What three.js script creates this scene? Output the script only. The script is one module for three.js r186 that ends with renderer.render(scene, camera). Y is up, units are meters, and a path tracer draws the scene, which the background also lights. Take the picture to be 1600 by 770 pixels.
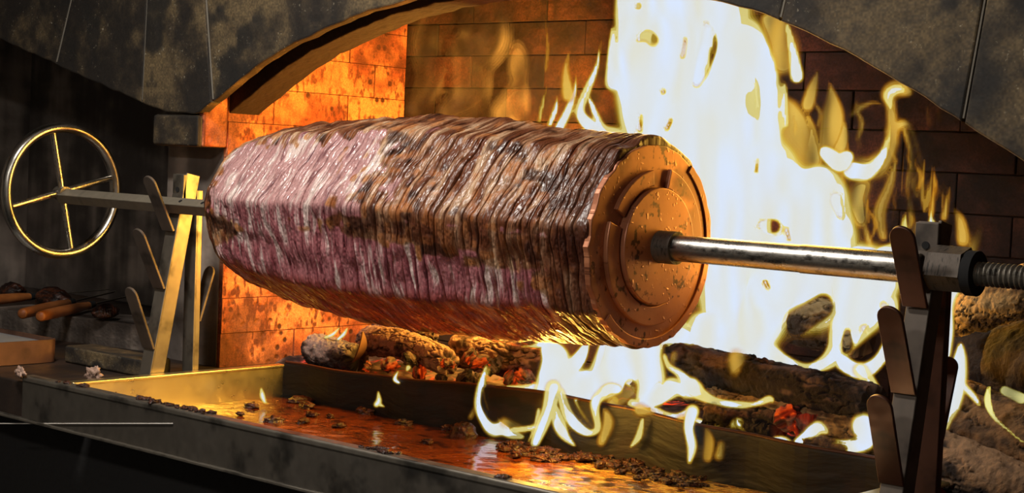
import * as THREE from 'three';
import { RoundedBoxGeometry } from 'three/addons/geometries/RoundedBoxGeometry.js';
import { mergeGeometries, mergeVertices } from 'three/addons/utils/BufferGeometryUtils.js';
import { RectAreaLightUniformsLib } from 'three/addons/lights/RectAreaLightUniformsLib.js';

// ---------------------------------------------------------------- camera, background, lights, exposure
const scene = new THREE.Scene();
scene.background = new THREE.Color(0.0, 0.0, 0.0);
const YS = 0.62;                                             // height of the spit's axis
const FOCAL = 2523.97, CX = new THREE.Vector3(0.7526, 0.0454, -0.6569), CY = new THREE.Vector3(-0.0690, 0.9976, -0.0101), CZ = new THREE.Vector3(0.6549, 0.0530, 0.7539);
const camera = new THREE.PerspectiveCamera(17.3458, 1600 / 770, 0.05, 60);
const EYE = new THREE.Vector3(1.610, 0.7523, 2.200);
camera.matrixAutoUpdate = true;
camera.position.copy(EYE);
camera.quaternion.setFromRotationMatrix(new THREE.Matrix4().makeBasis(CX, CY, CZ));
scene.add(camera);
const renderer = new THREE.WebGLRenderer({ antialias: true });
renderer.toneMapping = THREE.LinearToneMapping;
renderer.toneMappingExposure = 1.0;
renderer.shadowMap.enabled = true;
RectAreaLightUniformsLib.init();
function areaLight(name, color, intensity, w, h, at, to) {
  const l = new THREE.RectAreaLight(new THREE.Color().setRGB(...color), intensity, w, h);
  l.name = name; l.position.set(...at); scene.add(l); l.lookAt(...to); return l;
}
function pointLight(name, color, intensity, at, radius) {
  const l = new THREE.PointLight(new THREE.Color().setRGB(...color), intensity);
  l.name = name; l.position.set(...at); l.castShadow = true; l.shadow.radius = radius / 0.02; scene.add(l); return l;
}
const FIRE = [1, 0.53, 0.075], EMBER = [1, 0.22, 0.03];
areaLight('fire_light_front', FIRE, 11, 0.62, 0.40, [-0.12, 0.75, -0.32], [-0.12, 0.75, 1]);
areaLight('fire_light_side', FIRE, 50, 0.22, 0.6, [-0.66, 0.72, -0.5], [-2, 0.66, -0.46]);
areaLight('fire_light_right', FIRE, 3.5, 0.25, 0.5, [0.36, 0.66, -0.5], [2, 0.66, -0.4]);
areaLight('ember_light', EMBER, 16, 0.75, 0.22, [-0.78, 0.36, -0.48], [-0.78, 2, -0.40]);
pointLight('grease_fire_light', FIRE, 0.4, [-0.32, 0.31, -0.13], 0.04);

// ---------------------------------------------------------------- helpers
const used = new Map(), bases = new Map();
function numbered(name) { const n = used.get(name) ?? 0; used.set(name, n + 1); return n ? `${name}_${String(n).padStart(3, '0')}` : name; }
function tag(o, label, category, group, kind) {
  if (label) o.userData.label = label;
  if (category) o.userData.category = category;
  if (group) o.userData.group = group;
  if (kind) o.userData.kind = kind;
  return o;
}
function thing(name, label, category, base = [0, 0, 0], group) {
  const o = new THREE.Group(); o.name = numbered(name); o.position.set(...base); scene.add(o); bases.set(o, base);
  return tag(o, label, category, group);
}
function part(name, geo, mat, parent, label) {               // geometry is given in world coordinates
  const m = new THREE.Mesh(geo, mat); m.name = name; m.castShadow = m.receiveShadow = true;
  const b = bases.get(parent); if (b) geo.translate(-b[0], -b[1], -b[2]);
  bases.set(m, [0, 0, 0]);
  let p = parent; while (p && !p.isScene) { const q = bases.get(p); if (p !== parent && q) geo.translate(-q[0], -q[1], -q[2]); p = p.parent; }
  parent.add(m); if (label) m.userData.label = label; return m;
}
function single(name, geo, mat, label, category, group, kind) {
  const m = new THREE.Mesh(geo, mat); m.name = numbered(name); m.castShadow = m.receiveShadow = true; scene.add(m); bases.set(m, [0, 0, 0]);
  return tag(m, label, category, group, kind);
}
const struct = (name, geo, mat) => single(name, geo, mat, undefined, undefined, undefined, 'structure');
function copyOf(o, pos, rot, scale, label, kindName) {
  const c = o.clone(); c.name = numbered(kindName); c.position.set(...pos); c.rotation.set(...rot); c.scale.setScalar(scale); scene.add(c); if (label) c.userData.label = label; return c;
}
const V = (x, y, z) => new THREE.Vector3(x, y, z);
// measuring: where the sight line through a photograph pixel meets a real plane
function sight(px, py) { return V(0, 0, 0).addScaledVector(CX, px - 800).addScaledVector(CY, 385 - py).addScaledVector(CZ, -FOCAL).normalize(); }
const meet = (px, py, axis, v) => { const r = sight(px, py); return EYE.clone().addScaledVector(r, (v - EYE[axis]) / r[axis]); };
const onX = (px, py, x) => meet(px, py, 'x', x), onY = (px, py, y) => meet(px, py, 'y', y), onZ = (px, py, z) => meet(px, py, 'z', z);
const depthOf = (p) => -(p.clone().sub(EYE).dot(CZ));

let seed = 7;
const rnd = () => { seed = (seed + 0x6d2b79f5) | 0; let t = Math.imul(seed ^ (seed >>> 15), 1 | seed); t = (t + Math.imul(t ^ (t >>> 7), 61 | t)) ^ t; return ((t ^ (t >>> 14)) >>> 0) / 4294967296; };
const rr = (a, b) => a + (b - a) * rnd();
const lerp = (a, b, t) => a + (b - a) * t, clamp = (x, a = 0, b = 1) => Math.min(b, Math.max(a, x));
const sst = (a, b, x) => { const t = clamp((x - a) / (b - a)); return t * t * (3 - 2 * t); };
function hash3(x, y, z) { let h = Math.imul(x, 374761393) ^ Math.imul(y, 668265263) ^ Math.imul(z, 1274126177); h = Math.imul(h ^ (h >>> 13), 1274126177); h ^= h >>> 16; return (h >>> 0) / 4294967296; }
function vn(x, y, z = 0) {
  const ix = Math.floor(x), iy = Math.floor(y), iz = Math.floor(z); let fx = x - ix, fy = y - iy, fz = z - iz;
  fx = fx * fx * (3 - 2 * fx); fy = fy * fy * (3 - 2 * fy); fz = fz * fz * (3 - 2 * fz);
  const a = lerp(hash3(ix, iy, iz), hash3(ix + 1, iy, iz), fx), b = lerp(hash3(ix, iy + 1, iz), hash3(ix + 1, iy + 1, iz), fx);
  if (fz === 0) return lerp(a, b, fy);
  const c = lerp(hash3(ix, iy, iz + 1), hash3(ix + 1, iy, iz + 1), fx), d = lerp(hash3(ix, iy + 1, iz + 1), hash3(ix + 1, iy + 1, iz + 1), fx);
  return lerp(lerp(a, b, fy), lerp(c, d, fy), fz);
}
function fbm(x, y, z = 0, o = 4) { let s = 0, a = 0.5, n = 0; for (let i = 0; i < o; i++) { s += a * vn(x, y, z); n += a; x = x * 2.03 + 17.1; y = y * 2.03 + 5.3; z = z ? z * 2.03 + 3.7 : 0; a *= 0.5; } return s / n; }
function worley(x, y, z) {                                    // distance to nearest and second nearest point
  const ix = Math.floor(x), iy = Math.floor(y), iz = Math.floor(z); let d1 = 9, d2 = 9;
  for (let a = -1; a < 2; a++) for (let b = -1; b < 2; b++) for (let c = -1; c < 2; c++) {
    const X = ix + a, Y = iy + b, Z = iz + c, dx = X + hash3(X, Y, Z) - x, dy = Y + hash3(X + 91, Y, Z) - y, dz = Z + hash3(X, Y + 57, Z) - z, d = Math.sqrt(dx * dx + dy * dy + dz * dz);
    if (d < d1) { d2 = d1; d1 = d; } else if (d < d2) d2 = d;
  }
  return [d1, d2];
}
const mix3 = (a, b, t) => [lerp(a[0], b[0], t), lerp(a[1], b[1], t), lerp(a[2], b[2], t)];
function texture(w, h, f, srgb = true, wrap = THREE.MirroredRepeatWrapping) {
  const d = new Uint8Array(w * h * 4);
  for (let y = 0; y < h; y++) for (let x = 0; x < w; x++) { const c = f((x + 0.5) / w, (y + 0.5) / h), i = (y * w + x) * 4; d[i] = clamp(c[0], 0, 255); d[i + 1] = clamp(c[1], 0, 255); d[i + 2] = clamp(c[2], 0, 255); d[i + 3] = 255; }
  const t = new THREE.DataTexture(d, w, h, THREE.RGBAFormat); t.magFilter = THREE.LinearFilter; t.minFilter = THREE.LinearMipmapLinearFilter; t.generateMipmaps = true; t.wrapS = t.wrapT = wrap;
  if (srgb) t.colorSpace = THREE.SRGBColorSpace; t.needsUpdate = true; return t;
}
const grey = (g) => (u, v) => { const k = 255 * g(u, v); return [k, k, k]; };
function uvBox(geo, scale = 1, ox = 0, oy = 0) {              // uv in metres / scale along the main plane of each face
  const p = geo.attributes.position, n = geo.attributes.normal, uv = new Float32Array(p.count * 2);
  for (let i = 0; i < p.count; i++) {
    const ax = Math.abs(n.getX(i)), ay = Math.abs(n.getY(i)), az = Math.abs(n.getZ(i)); let a, b;
    if (ay > ax && ay > az) { a = p.getX(i); b = p.getZ(i); } else if (ax > az) { a = p.getZ(i); b = p.getY(i); } else { a = p.getX(i); b = p.getY(i); }
    uv[2 * i] = a / scale + ox; uv[2 * i + 1] = b / scale + oy;
  }
  geo.setAttribute('uv', new THREE.BufferAttribute(uv, 2)); return geo;
}
function box(x0, x1, y0, y1, z0, z1, r = 0.003, uvs = 1) {
  const g = r ? new RoundedBoxGeometry(x1 - x0, y1 - y0, z1 - z0, 1, Math.min(r, 0.49 * Math.min(x1 - x0, y1 - y0, z1 - z0))) : new THREE.BoxGeometry(x1 - x0, y1 - y0, z1 - z0);
  g.translate((x0 + x1) / 2, (y0 + y1) / 2, (z0 + z1) / 2); return uvBox(g, uvs);
}
function barBetween(a, b, w, t, side, r = 0.002) {            // flat bar from a to b: w along `side`, t across
  const d = b.clone().sub(a), L = d.length(); d.normalize();
  const s = side.clone().addScaledVector(d, -side.dot(d)).normalize(), u = d.clone().cross(s).normalize();
  const g = new RoundedBoxGeometry(w, L, t, 2, Math.min(r, 0.45 * Math.min(w, t))); uvBox(g, 1, a.x, a.y);
  g.applyMatrix4(new THREE.Matrix4().makeBasis(s, d, s.clone().cross(d))); g.translate((a.x + b.x) / 2, (a.y + b.y) / 2, (a.z + b.z) / 2); return g;
}
function rodX(x0, x1, r, y = YS, z = 0, seg = 40) { const g = new THREE.CylinderGeometry(r, r, x1 - x0, seg, 1); g.rotateZ(-Math.PI / 2); g.translate((x0 + x1) / 2, y, z); return g; }
function curveRadius(knots, x) { let i = 0; while (i < knots.length - 2 && x > knots[i + 1][0]) i++; const [a, b] = [knots[i], knots[i + 1]], t = clamp((x - a[0]) / (b[0] - a[0])); const p0 = knots[Math.max(0, i - 1)], p3 = knots[Math.min(knots.length - 1, i + 2)], m1 = (b[1] - p0[1]) / (b[0] - p0[0]) * (b[0] - a[0]), m2 = (p3[1] - a[1]) / (p3[0] - a[0]) * (b[0] - a[0]); const t2 = t * t, t3 = t2 * t; return (2 * t3 - 3 * t2 + 1) * a[1] + (t3 - 2 * t2 + t) * m1 + (-2 * t3 + 3 * t2) * b[1] + (t3 - t2) * m2; }

// ---------------------------------------------------------------- materials
const stoneTex = texture(1024, 1024, (u, v) => {
  const big = fbm(u * 5, v * 5, 1.5, 5), mid = fbm(u * 22, v * 22, 4.5, 4), fine = vn(u * 260, v * 260), pit = fbm(u * 9 + 40, v * 9, 8.5, 4);
  let c = mix3([29, 23, 17], [97, 81, 55], sst(0.44, 0.70, big * 0.75 + mid * 0.3));
  c = mix3(c, [22, 19, 16], sst(0.56, 0.72, pit) * 0.8);
  const speck = vn(u * 420 + 9, v * 420) * 0.6 + vn(u * 120, v * 120 + 3) * 0.4;
  c = mix3(c, [168, 160, 140], sst(0.76, 0.9, speck) * sst(0.4, 0.65, mid) * 0.8);
  const k = 0.8 + 0.4 * fine; return [c[0] * k, c[1] * k, c[2] * k];
});
const stoneBump = texture(1024, 1024, grey((u, v) => 0.5 * fbm(u * 30, v * 30, 2.2, 5) + 0.5 * fbm(u * 8, v * 8, 2.2, 3)), false);
const roughBump = texture(512, 512, grey((u, v) => fbm(u * 26, v * 26, 6.2, 6)), false);
const M = {};
M.stone = new THREE.MeshStandardMaterial({ map: stoneTex, bumpMap: stoneBump, bumpScale: 0.006, roughness: 0.78 });
M.mortar = new THREE.MeshStandardMaterial({ color: 0x46352a, roughness: 0.95, bumpMap: roughBump, bumpScale: 0.004 });
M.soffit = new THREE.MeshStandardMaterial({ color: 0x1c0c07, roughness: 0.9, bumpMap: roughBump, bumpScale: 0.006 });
M.plaster = new THREE.MeshStandardMaterial({ color: 0x8a8680, roughness: 0.9, bumpMap: roughBump, bumpScale: 0.002 });
M.dark = new THREE.MeshStandardMaterial({ color: 0x1d1b1a, roughness: 0.85, bumpMap: roughBump, bumpScale: 0.004 });
const nicheTex = texture(512, 512, (u, v) => { const k = fbm(u * 4, v * 7, 3.1, 5), s = fbm(u * 18, v * 3, 9.1, 3); return mix3([84, 76, 70], [176, 160, 146], sst(0.35, 0.75, 0.6 * k + 0.4 * s)); });
M.niche = new THREE.MeshStandardMaterial({ map: nicheTex, roughness: 0.75, bumpMap: roughBump, bumpScale: 0.004 });
const sideTex = texture(1024, 1024, (u, v) => {               // pale spalled fire brick
  const k = fbm(u * 10, v * 10, 1.1, 5), spot = worley(u * 26, v * 26, 0.5)[0], s2 = worley(u * 11 + 3, v * 11, 4.5)[0], on = vn(u * 26 * 0.6, v * 26 * 0.6, 2.2);
  let c = mix3([140, 66, 40], [212, 132, 88], sst(0.3, 0.7, k)); c = mix3(c, [72, 30, 18], sst(0.5, 0.68, fbm(u * 70, v * 34, 2.7, 4)) * sst(0.3, 0.6, fbm(u * 5 + 3, v * 5, 9.7, 3)) * 0.8);
  c = mix3(c, [70, 34, 20], (1 - sst(0.16, 0.34, spot)) * sst(0.45, 0.7, on));
  c = mix3(c, [84, 40, 24], (1 - sst(0.1, 0.5, s2 + 0.3 * (k - 0.5))) * 0.7 * sst(0.45, 0.7, vn(u * 8, v * 8, 7)));
  c = mix3(c, [92, 50, 32], sst(0.55, 0.75, fbm(u * 6 + 9, v * 6, 5.1, 4)) * 0.75);
  const f = 0.85 + 0.3 * vn(u * 300, v * 300); return [c[0] * f, c[1] * f, c[2] * f];
});
const sideBump = texture(1024, 1024, grey((u, v) => { const spot = worley(u * 26, v * 26, 0.5)[0]; return 0.65 * fbm(u * 34, v * 34, 1.3, 5) + 0.35 * sst(0.14, 0.36, spot); }), false);
const sootTex = texture(1024, 1024, (u, v) => {
  const k = fbm(u * 5, v * 5, 6.6, 5), k2 = fbm(u * 14, v * 20, 2.6, 4);
  let c = mix3([32, 18, 13], [92, 52, 34], sst(0.34, 0.74, 0.7 * k + 0.3 * k2)); c = mix3(c, [20, 12, 10], sst(0.58, 0.75, fbm(u * 7 + 30, v * 7, 1.6, 4)) * 0.8);
  const f = 0.8 + 0.4 * vn(u * 240, v * 240); return [c[0] * f, c[1] * f, c[2] * f];
});
const tints = [1, 0.92, 0.86, 0.96];
M.sideBrick = tints.map((t) => new THREE.MeshStandardMaterial({ map: sideTex, color: new THREE.Color(t, t * 0.97, t * 0.94), bumpMap: sideBump, bumpScale: 0.007, roughness: 0.9 }));
M.sootBrick = tints.map((t) => new THREE.MeshStandardMaterial({ map: sootTex, color: new THREE.Color(t, t, t), bumpMap: roughBump, bumpScale: 0.006, roughness: 0.85 }));
const grime = texture(1024, 512, (u, v) => { const k = fbm(u * 16, v * 16, 3.3, 5), s = fbm(u * 60, v * 60, 1.3, 3); const g = 160 + 40 * s - 80 * sst(0.5, 0.75, k); return [g, g * 0.97, g * 0.92]; });
const grimeRough = texture(1024, 512, grey((u, v) => 0.32 + 0.35 * fbm(u * 14, v * 10, 8.8, 5) + 0.10 * vn(u * 90, v * 90)), false);
M.steel = new THREE.MeshStandardMaterial({ map: grime, color: 0xa9a49c, metalness: 0.75, roughness: 0.85, roughnessMap: grimeRough });
M.bright = new THREE.MeshStandardMaterial({ map: grime, color: 0xffffff, metalness: 1, roughness: 0.55, roughnessMap: grimeRough });
M.darkSteel = new THREE.MeshStandardMaterial({ map: grime, color: 0x857a72, metalness: 0.4, roughness: 1.0, roughnessMap: grimeRough });
M.apron = new THREE.MeshStandardMaterial({ map: grime, color: 0x6a655f, metalness: 0.45, roughness: 0.95, roughnessMap: grimeRough });
M.hole = new THREE.MeshStandardMaterial({ color: 0x0c0a09, roughness: 0.9 });
M.panIn = new THREE.MeshStandardMaterial({ color: 0x8f9296, metalness: 0.4, roughness: 0.8, roughnessMap: grimeRough });

// ---------------------------------------------------------------- the room
struct('floor', box(-3.4, 3.0, -0.92, -0.80, -1.1, 3.6, 0), M.dark);
struct('ceiling', box(-3.4, 3.0, 1.95, 2.07, -1.1, 3.6, 0), M.plaster);
struct('wall_left', box(-3.52, -3.4, -0.92, 2.07, -1.1, 3.6, 0), M.plaster);
struct('wall_right', box(3.0, 3.12, -0.92, 2.07, -1.1, 3.6, 0), M.plaster);
struct('wall_front', box(-3.52, 3.12, -0.92, 2.07, 3.6, 3.72, 0), M.plaster);

// the wall with the two arches: a thick ring behind, cut stones in front
const archPts = [[-3.4, 1.06], [-2.6, 1.075], [-2.235, 1.011], [-1.935, 0.934], [-1.571, 0.842], [-1.50, 0.829], [-1.388, 0.827], [-1.343, 0.852], [-1.225, 0.918], [-1.106, 0.973], [-0.867, 1.043], [-0.719, 1.068], [-0.55, 1.083], [-0.37, 1.086], [-0.15, 1.072], [0.026, 1.042], [0.13, 1.015], [0.279, 0.957], [0.42, 0.882], [0.593, 0.786], [0.68, 0.72], [0.80, 0.70], [1.1, 0.9], [3.0, 1.0]];
const archLow = (x) => { let i = 0; while (i < archPts.length - 2 && x > archPts[i + 1][0]) i++; const [a, b] = [archPts[i], archPts[i + 1]]; return lerp(a[1], b[1], clamp((x - a[0]) / (b[0] - a[0]))); };
function slabShape(lowLeft, topLeft, lowRight, topRight, top, dy) {
  const pts = [[lowLeft, archLow(lowLeft) + dy]];
  for (let x = lowLeft + 0.02; x < lowRight - 0.01; x += 0.025) pts.push([x, archLow(x) + dy + (vn(x * 60, 3) - 0.5) * 0.004]);
  pts.push([lowRight, archLow(lowRight) + dy], [topRight, top], [topLeft, top]);
  return new THREE.Shape(pts.map((p) => new THREE.Vector2(...p)));
}
function slab(shape, z0, z1, bevel) {
  const g = new THREE.ExtrudeGeometry(shape, { depth: z1 - z0 - 2 * bevel, bevelEnabled: bevel > 0, bevelSize: bevel, bevelThickness: bevel, bevelOffset: -bevel, bevelSegments: 2, curveSegments: 4 });
  g.translate(0, 0, z0 + bevel); return g;
}
const hoodWall = struct('wall_back', slab(slabShape(-3.4, -3.4, 3.0, 3.0, 1.95, 0.05), -0.20, -0.176, 0), M.dark);
const cutX = [[-3.4, -3.4], [-1.971, -1.80], [-1.604, -1.59], [-1.338, -1.43], [-0.40, -0.42], [0.155, 0.24], [0.491, 0.565], [0.90, 0.92], [3.0, 3.0]];
for (let i = 0; i < cutX.length - 1; i++) {
  const g = 0.0022, s = slabShape(cutX[i][0] + g, cutX[i][1] + g, cutX[i + 1][0] - g, cutX[i + 1][1] - g, 1.42, 0);
  part('hood_stone', uvBox(slab(s, -0.158, -0.13 + (i % 3 - 1) * 0.0015, 0.004), 0.9, i * 0.37, i * 0.21), M.stone, hoodWall);
}
M.joint = new THREE.MeshStandardMaterial({ color: 0x777064, roughness: 0.95, bumpMap: roughBump, bumpScale: 0.004 });
for (let i = 1; i < cutX.length - 1; i++) { const a = V(cutX[i][0], archLow(cutX[i][0]) + 0.006, -0.1335), b = V(cutX[i][1], 1.415, -0.1335); part('mortar_joint', barBetween(a, b, 0.0042, 0.004, V(1, 0, 0), 0.001), M.joint, hoodWall); }
for (let i = 0; i < 7; i++) part('upper_stone', box(-3.4 + i * 0.915 + 0.003, -3.4 + (i + 1) * 0.915 - 0.003, 1.425, 1.95, -0.175, -0.13, 0.004, 0.9), M.stone, hoodWall);
{ // the brick ring behind the stones, its underside lit by the fire
  const s = slabShape(-1.45, -1.5, 0.78, 0.8, 1.6, 0.002);
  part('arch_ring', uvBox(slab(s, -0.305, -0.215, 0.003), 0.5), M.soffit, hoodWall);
}
// fire chamber
const sideWall = struct('wall_hearth_left', box(-1.60, -1.392, -0.8, 1.7, -0.95, -0.21, 0, 0.9), M.niche);
const backWall = struct('wall_hearth_back', box(-1.6, 1.0, -0.8, 1.7, -0.95, -0.802, 0, 0.9), M.mortar);
struct('wall_hearth_right', box(0.80, 1.0, -0.8, 1.7, -0.81, -0.21, 0, 0.9), M.sootBrick[0]);
struct('ceiling_hearth', box(-1.6, 1.0, 1.7, 1.8, -0.95, -0.17, 0, 0.9), M.dark);
const brickGeo = [0, 1, 2, 3].map((k) => uvBox(new RoundedBoxGeometry(1, 1, 1, 1, 0.02), 1));
function brick(parent, mats, x0, x1, y0, y1, z0, z1) {
  const g = box(x0, x1, y0, y1, z0, z1, parent === sideWall ? 0.0012 : 0.0022, 0.7); const ox = parent === sideWall ? 0 : rnd() * 3, oy = parent === sideWall ? 0 : rnd() * 3, uv = g.attributes.uv; for (let i = 0; i < uv.count; i++) uv.setXY(i, uv.getX(i) + ox, uv.getY(i) + oy);
  part('brick', g, mats[Math.floor(rnd() * mats.length)], parent);
}
for (let r = 0; r < 14; r++) {                               // back wall: sooty courses
  const y0 = 0.688 + (r - 7) * 0.0805, off = r % 2 ? 0.12 : 0;
  for (let x = -1.39 - off; x < 0.79; x += 0.24) { const a = Math.max(-1.385, x), b = Math.min(0.795, x + 0.24); if (b - a > 0.03) brick(backWall, M.sootBrick, a + 0.001, b - 0.001, y0 + 0.001, y0 + 0.0795, -0.83, -0.79 + rr(-0.002, 0.002)); }
}
for (let r = 0; r < 13; r++) {                               // left wall: pale spalled courses
  const y0 = 0.315 + (r - 2) * 0.083, off = r % 2 ? 0.12 : 0.03;
  for (let z = -0.80 - off; z < -0.215; z += 0.24) { const a = Math.max(-0.79, z), b = Math.min(-0.212, z + 0.24); if (b - a > 0.03) brick(sideWall, M.sideBrick, -1.42, -1.38 + rr(-0.0015, 0.0015), y0 + 0.0004, y0 + 0.0826, a + 0.0004, b - 0.0004); }
}
part('corbel_block', box(-1.557, -1.384, 0.751, 0.824, -0.30, -0.128, 0.008, 0.9), M.stone, sideWall);
part('corbel_end', box(-1.40, -1.378, 0.752, 0.90, -0.212, -0.14, 0.006, 0.7), M.sideBrick[1], sideWall);
struct('hearth_floor', box(-1.39, 0.80, -0.8, 0.16, -0.80, -0.31, 0, 0.9), M.sootBrick[1]);
// left niche
struct('wall_niche_back', box(-3.4, -1.6, -0.8, 1.95, -1.1, -0.95, 0, 0.8), M.niche);
struct('wall_niche_left', box(-3.40, -3.38, -0.8, 1.95, -0.95, 0.9, 0, 0.8), M.niche);
struct('ceiling_niche', box(-3.4, -1.6, 1.7, 1.8, -0.95, -0.17, 0, 0.8), M.dark);
// bench
struct('bench', box(-3.4, 2.6, -0.8, 0.148, -0.31, 0.18, 0.004), M.dark);
struct('bench_left', box(-3.4, -1.326, 0.148, 0.235, -0.95, 0.292, 0.004), new THREE.MeshStandardMaterial({ map: nicheTex, color: 0x6a5648, roughness: 0.55, bumpMap: roughBump, bumpScale: 0.003 }));

// ---------------------------------------------------------------- meat on its spit
const XL = -1.05, XR = 0.006, TAU = Math.PI * 2;
const profile = [[-1.05, 0.10], [-1.04, 0.116], [-1.02, 0.136], [-0.98, 0.156], [-0.9, 0.174], [-0.8, 0.188], [-0.635, 0.199], [-0.46, 0.203], [-0.3, 0.196], [-0.155, 0.186], [-0.05, 0.181], [0, 0.180]];
const FACETS = [[34, 0.915], [-16, 0.915], [-60, 0.94], [72, 0.99], [-98, 0.985], [110, 0.98], [150, 0.96], [195, 0.96], [235, 0.98]].map(([a, h]) => [a * Math.PI / 180, h]);
function section(th) { let s = 0; const k = 95; for (const [a, h] of FACETS) { const c = Math.cos(th - a); if (c > 0.35) s += Math.exp(-k * (h / c)); } s += Math.exp(-k * 1.03); return -Math.log(s) / k; }
const degOf = (th) => { let d = th * 180 / Math.PI; d = ((d + 180) % 360 + 360) % 360 - 180; return d; };
const loopN = (x, th, fx, ft, z) => vn(x * fx + 31, Math.cos(th) * ft + 57, Math.sin(th) * ft + z);
const TW = 2048, TH = 1024;
const meatCooked = (x, d, n) => {
  const j = (n - 0.5);
  let c = sst(-0.16, -0.05, x + j * 0.14);
  c = Math.max(c, sst(0.955, 1.005, -x + j * 0.06) * 0.95);
  c = Math.max(c, sst(46, 66, d + j * 34), d > 110 ? 1 : 0);
  c = Math.max(c, sst(-0.68, -0.36, x + j * 0.34) * sst(-1, 6, d + j * 10) * 0.92);
  const crease = Math.exp(-Math.pow((d + 1 + (x + 0.5) * 6) / 8, 2));
  c = Math.max(c, crease * sst(-0.74, -0.5, x + j * 0.3));
  c = Math.max(c, Math.exp(-Math.pow((d + 12) / 12, 2)) * sst(0.86, 0.93, -x + j * 0.1));
  c = Math.max(c, sst(72, 84, -d + j * 16), sst(-0.5, -0.2, x + j * 0.5) * Math.exp(-Math.pow((d + 8) / 12, 2)));
  return clamp(c);
};
const meatMap = new Uint8Array(TW * TH * 4), bumpMapD = new Uint8Array(TW * TH * 4), roughMapD = new Uint8Array(TW * TH * 4);
for (let iy = 0; iy < TH; iy++) for (let ix = 0; ix < TW; ix++) {
  const x = XL + (XR - XL) * (ix + 0.5) / TW, th = TAU * (iy + 0.5) / TH, d = degOf(th), ct = Math.cos(th), sn = Math.sin(th);
  const tt = (x - XL) / (XR - XL), warp = -0.036 * (1 - Math.cos(th + 0.3)) * (1 - Math.pow(Math.abs(2 * tt - 1), 5)) + (vn(x * 9, ct * 2.2 + 5, sn * 2.2 + 9) - 0.5) * 0.03 + (vn(x * 40, ct * 5 + 5, sn * 5 + 9) - 0.5) * 0.008, xs = x + warp;
  const n1 = vn(xs * 62, ct * 2.6 + 11, sn * 2.6 + 3), n2 = vn(xs * 150, ct * 4.5 + 7, sn * 4.5 + 21), n3 = vn(xs * 420, ct * 9, sn * 9 + 4), nf = vn(x * 700, ct * 130, sn * 130), blot = vn(x * 16, ct * 3.2 + 40, sn * 3.2), blot2 = vn(x * 60, ct * 11 + 40, sn * 11);
  const fat = sst(0.52, 0.70, 0.50 * n1 + 0.32 * n2 + 0.18 * n3 + 0.22 * (blot - 0.5));
  const gap = sst(0.34, 0.2, 0.55 * n2 + 0.45 * vn(xs * 95 + 77, ct * 3 + 7, sn * 3));
  let raw = mix3([124, 62, 67], [181, 124, 125], clamp(n2 * 0.8 + n3 * 0.4 - 0.15)); raw = mix3(raw, [190, 166, 156], 0.5 * sst(2, 12, d) * sst(75, 50, d)); raw = mix3(raw, [128, 48, 36], 0.8 * sst(-33, -42, d)); raw = mix3(raw, [212, 196, 186], fat * (0.8 - 0.4 * sst(-33, -42, d))); raw = mix3(raw, [74, 32, 38], gap * 0.5);  // lower facet: seared red plus red ember light put into the colour
  const rough = fbm(x * 26, ct * 5 + 3, sn * 5, 3);
  let ck = mix3([92, 48, 26], [166, 126, 94], sst(0.32, 0.68, 0.5 * n1 + 0.3 * n2 + 0.2 * blot2)); ck = mix3(ck, [206, 188, 160], fat * 0.3); ck = mix3(ck, [46, 22, 13], clamp(gap * 0.55 + sst(0.58, 0.74, rough) * 0.75)); ck = mix3(ck, [160, 88, 34], sst(0.62, 0.8, blot2) * 0.5);
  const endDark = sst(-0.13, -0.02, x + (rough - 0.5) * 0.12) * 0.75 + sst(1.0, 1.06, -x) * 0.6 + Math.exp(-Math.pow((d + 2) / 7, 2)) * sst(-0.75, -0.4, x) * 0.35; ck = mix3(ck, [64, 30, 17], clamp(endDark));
  const C = meatCooked(x, d, rough * 0.6 + blot2 * 0.4), mixC = sst(0.35, 0.65, C + (blot2 - 0.5) * 0.4 + (n2 - 0.5) * 0.3);
  const c = mix3(raw, ck, mixC), f = 0.86 + 0.28 * nf, i = (iy * TW + ix) * 4;
  meatMap[i] = clamp(c[0] * f, 0, 255); meatMap[i + 1] = clamp(c[1] * f, 0, 255); meatMap[i + 2] = clamp(c[2] * f, 0, 255); meatMap[i + 3] = 255;
  const b = 0.32 * n2 + 0.2 * n3 + 0.2 * vn(x * 320, ct * 34, sn * 34) + 0.28 * vn(x * 170, ct * 11, sn * 11) - 0.25 * gap; bumpMapD[i] = bumpMapD[i + 1] = bumpMapD[i + 2] = clamp(b * 255 + 30, 0, 255); bumpMapD[i + 3] = 255;
  const ro = 0.17 + 0.26 * blot2 + 0.2 * nf * mixC; roughMapD[i] = roughMapD[i + 1] = roughMapD[i + 2] = clamp(ro * 255, 0, 255); roughMapD[i + 3] = 255;
}
const dtex = (d, srgb) => { const t = new THREE.DataTexture(d, TW, TH, THREE.RGBAFormat); t.magFilter = THREE.LinearFilter; t.wrapT = THREE.RepeatWrapping; t.wrapS = THREE.ClampToEdgeWrapping; t.wrapS = THREE.RepeatWrapping; if (srgb) t.colorSpace = THREE.SRGBColorSpace; t.needsUpdate = true; return t; };
M.meat = new THREE.MeshPhysicalMaterial({ map: dtex(meatMap, true), bumpMap: dtex(bumpMapD, false), bumpScale: 0.0065, roughnessMap: dtex(roughMapD, false), roughness: 1, metalness: 0, ior: 1.45, specularIntensity: 1.0 });

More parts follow.
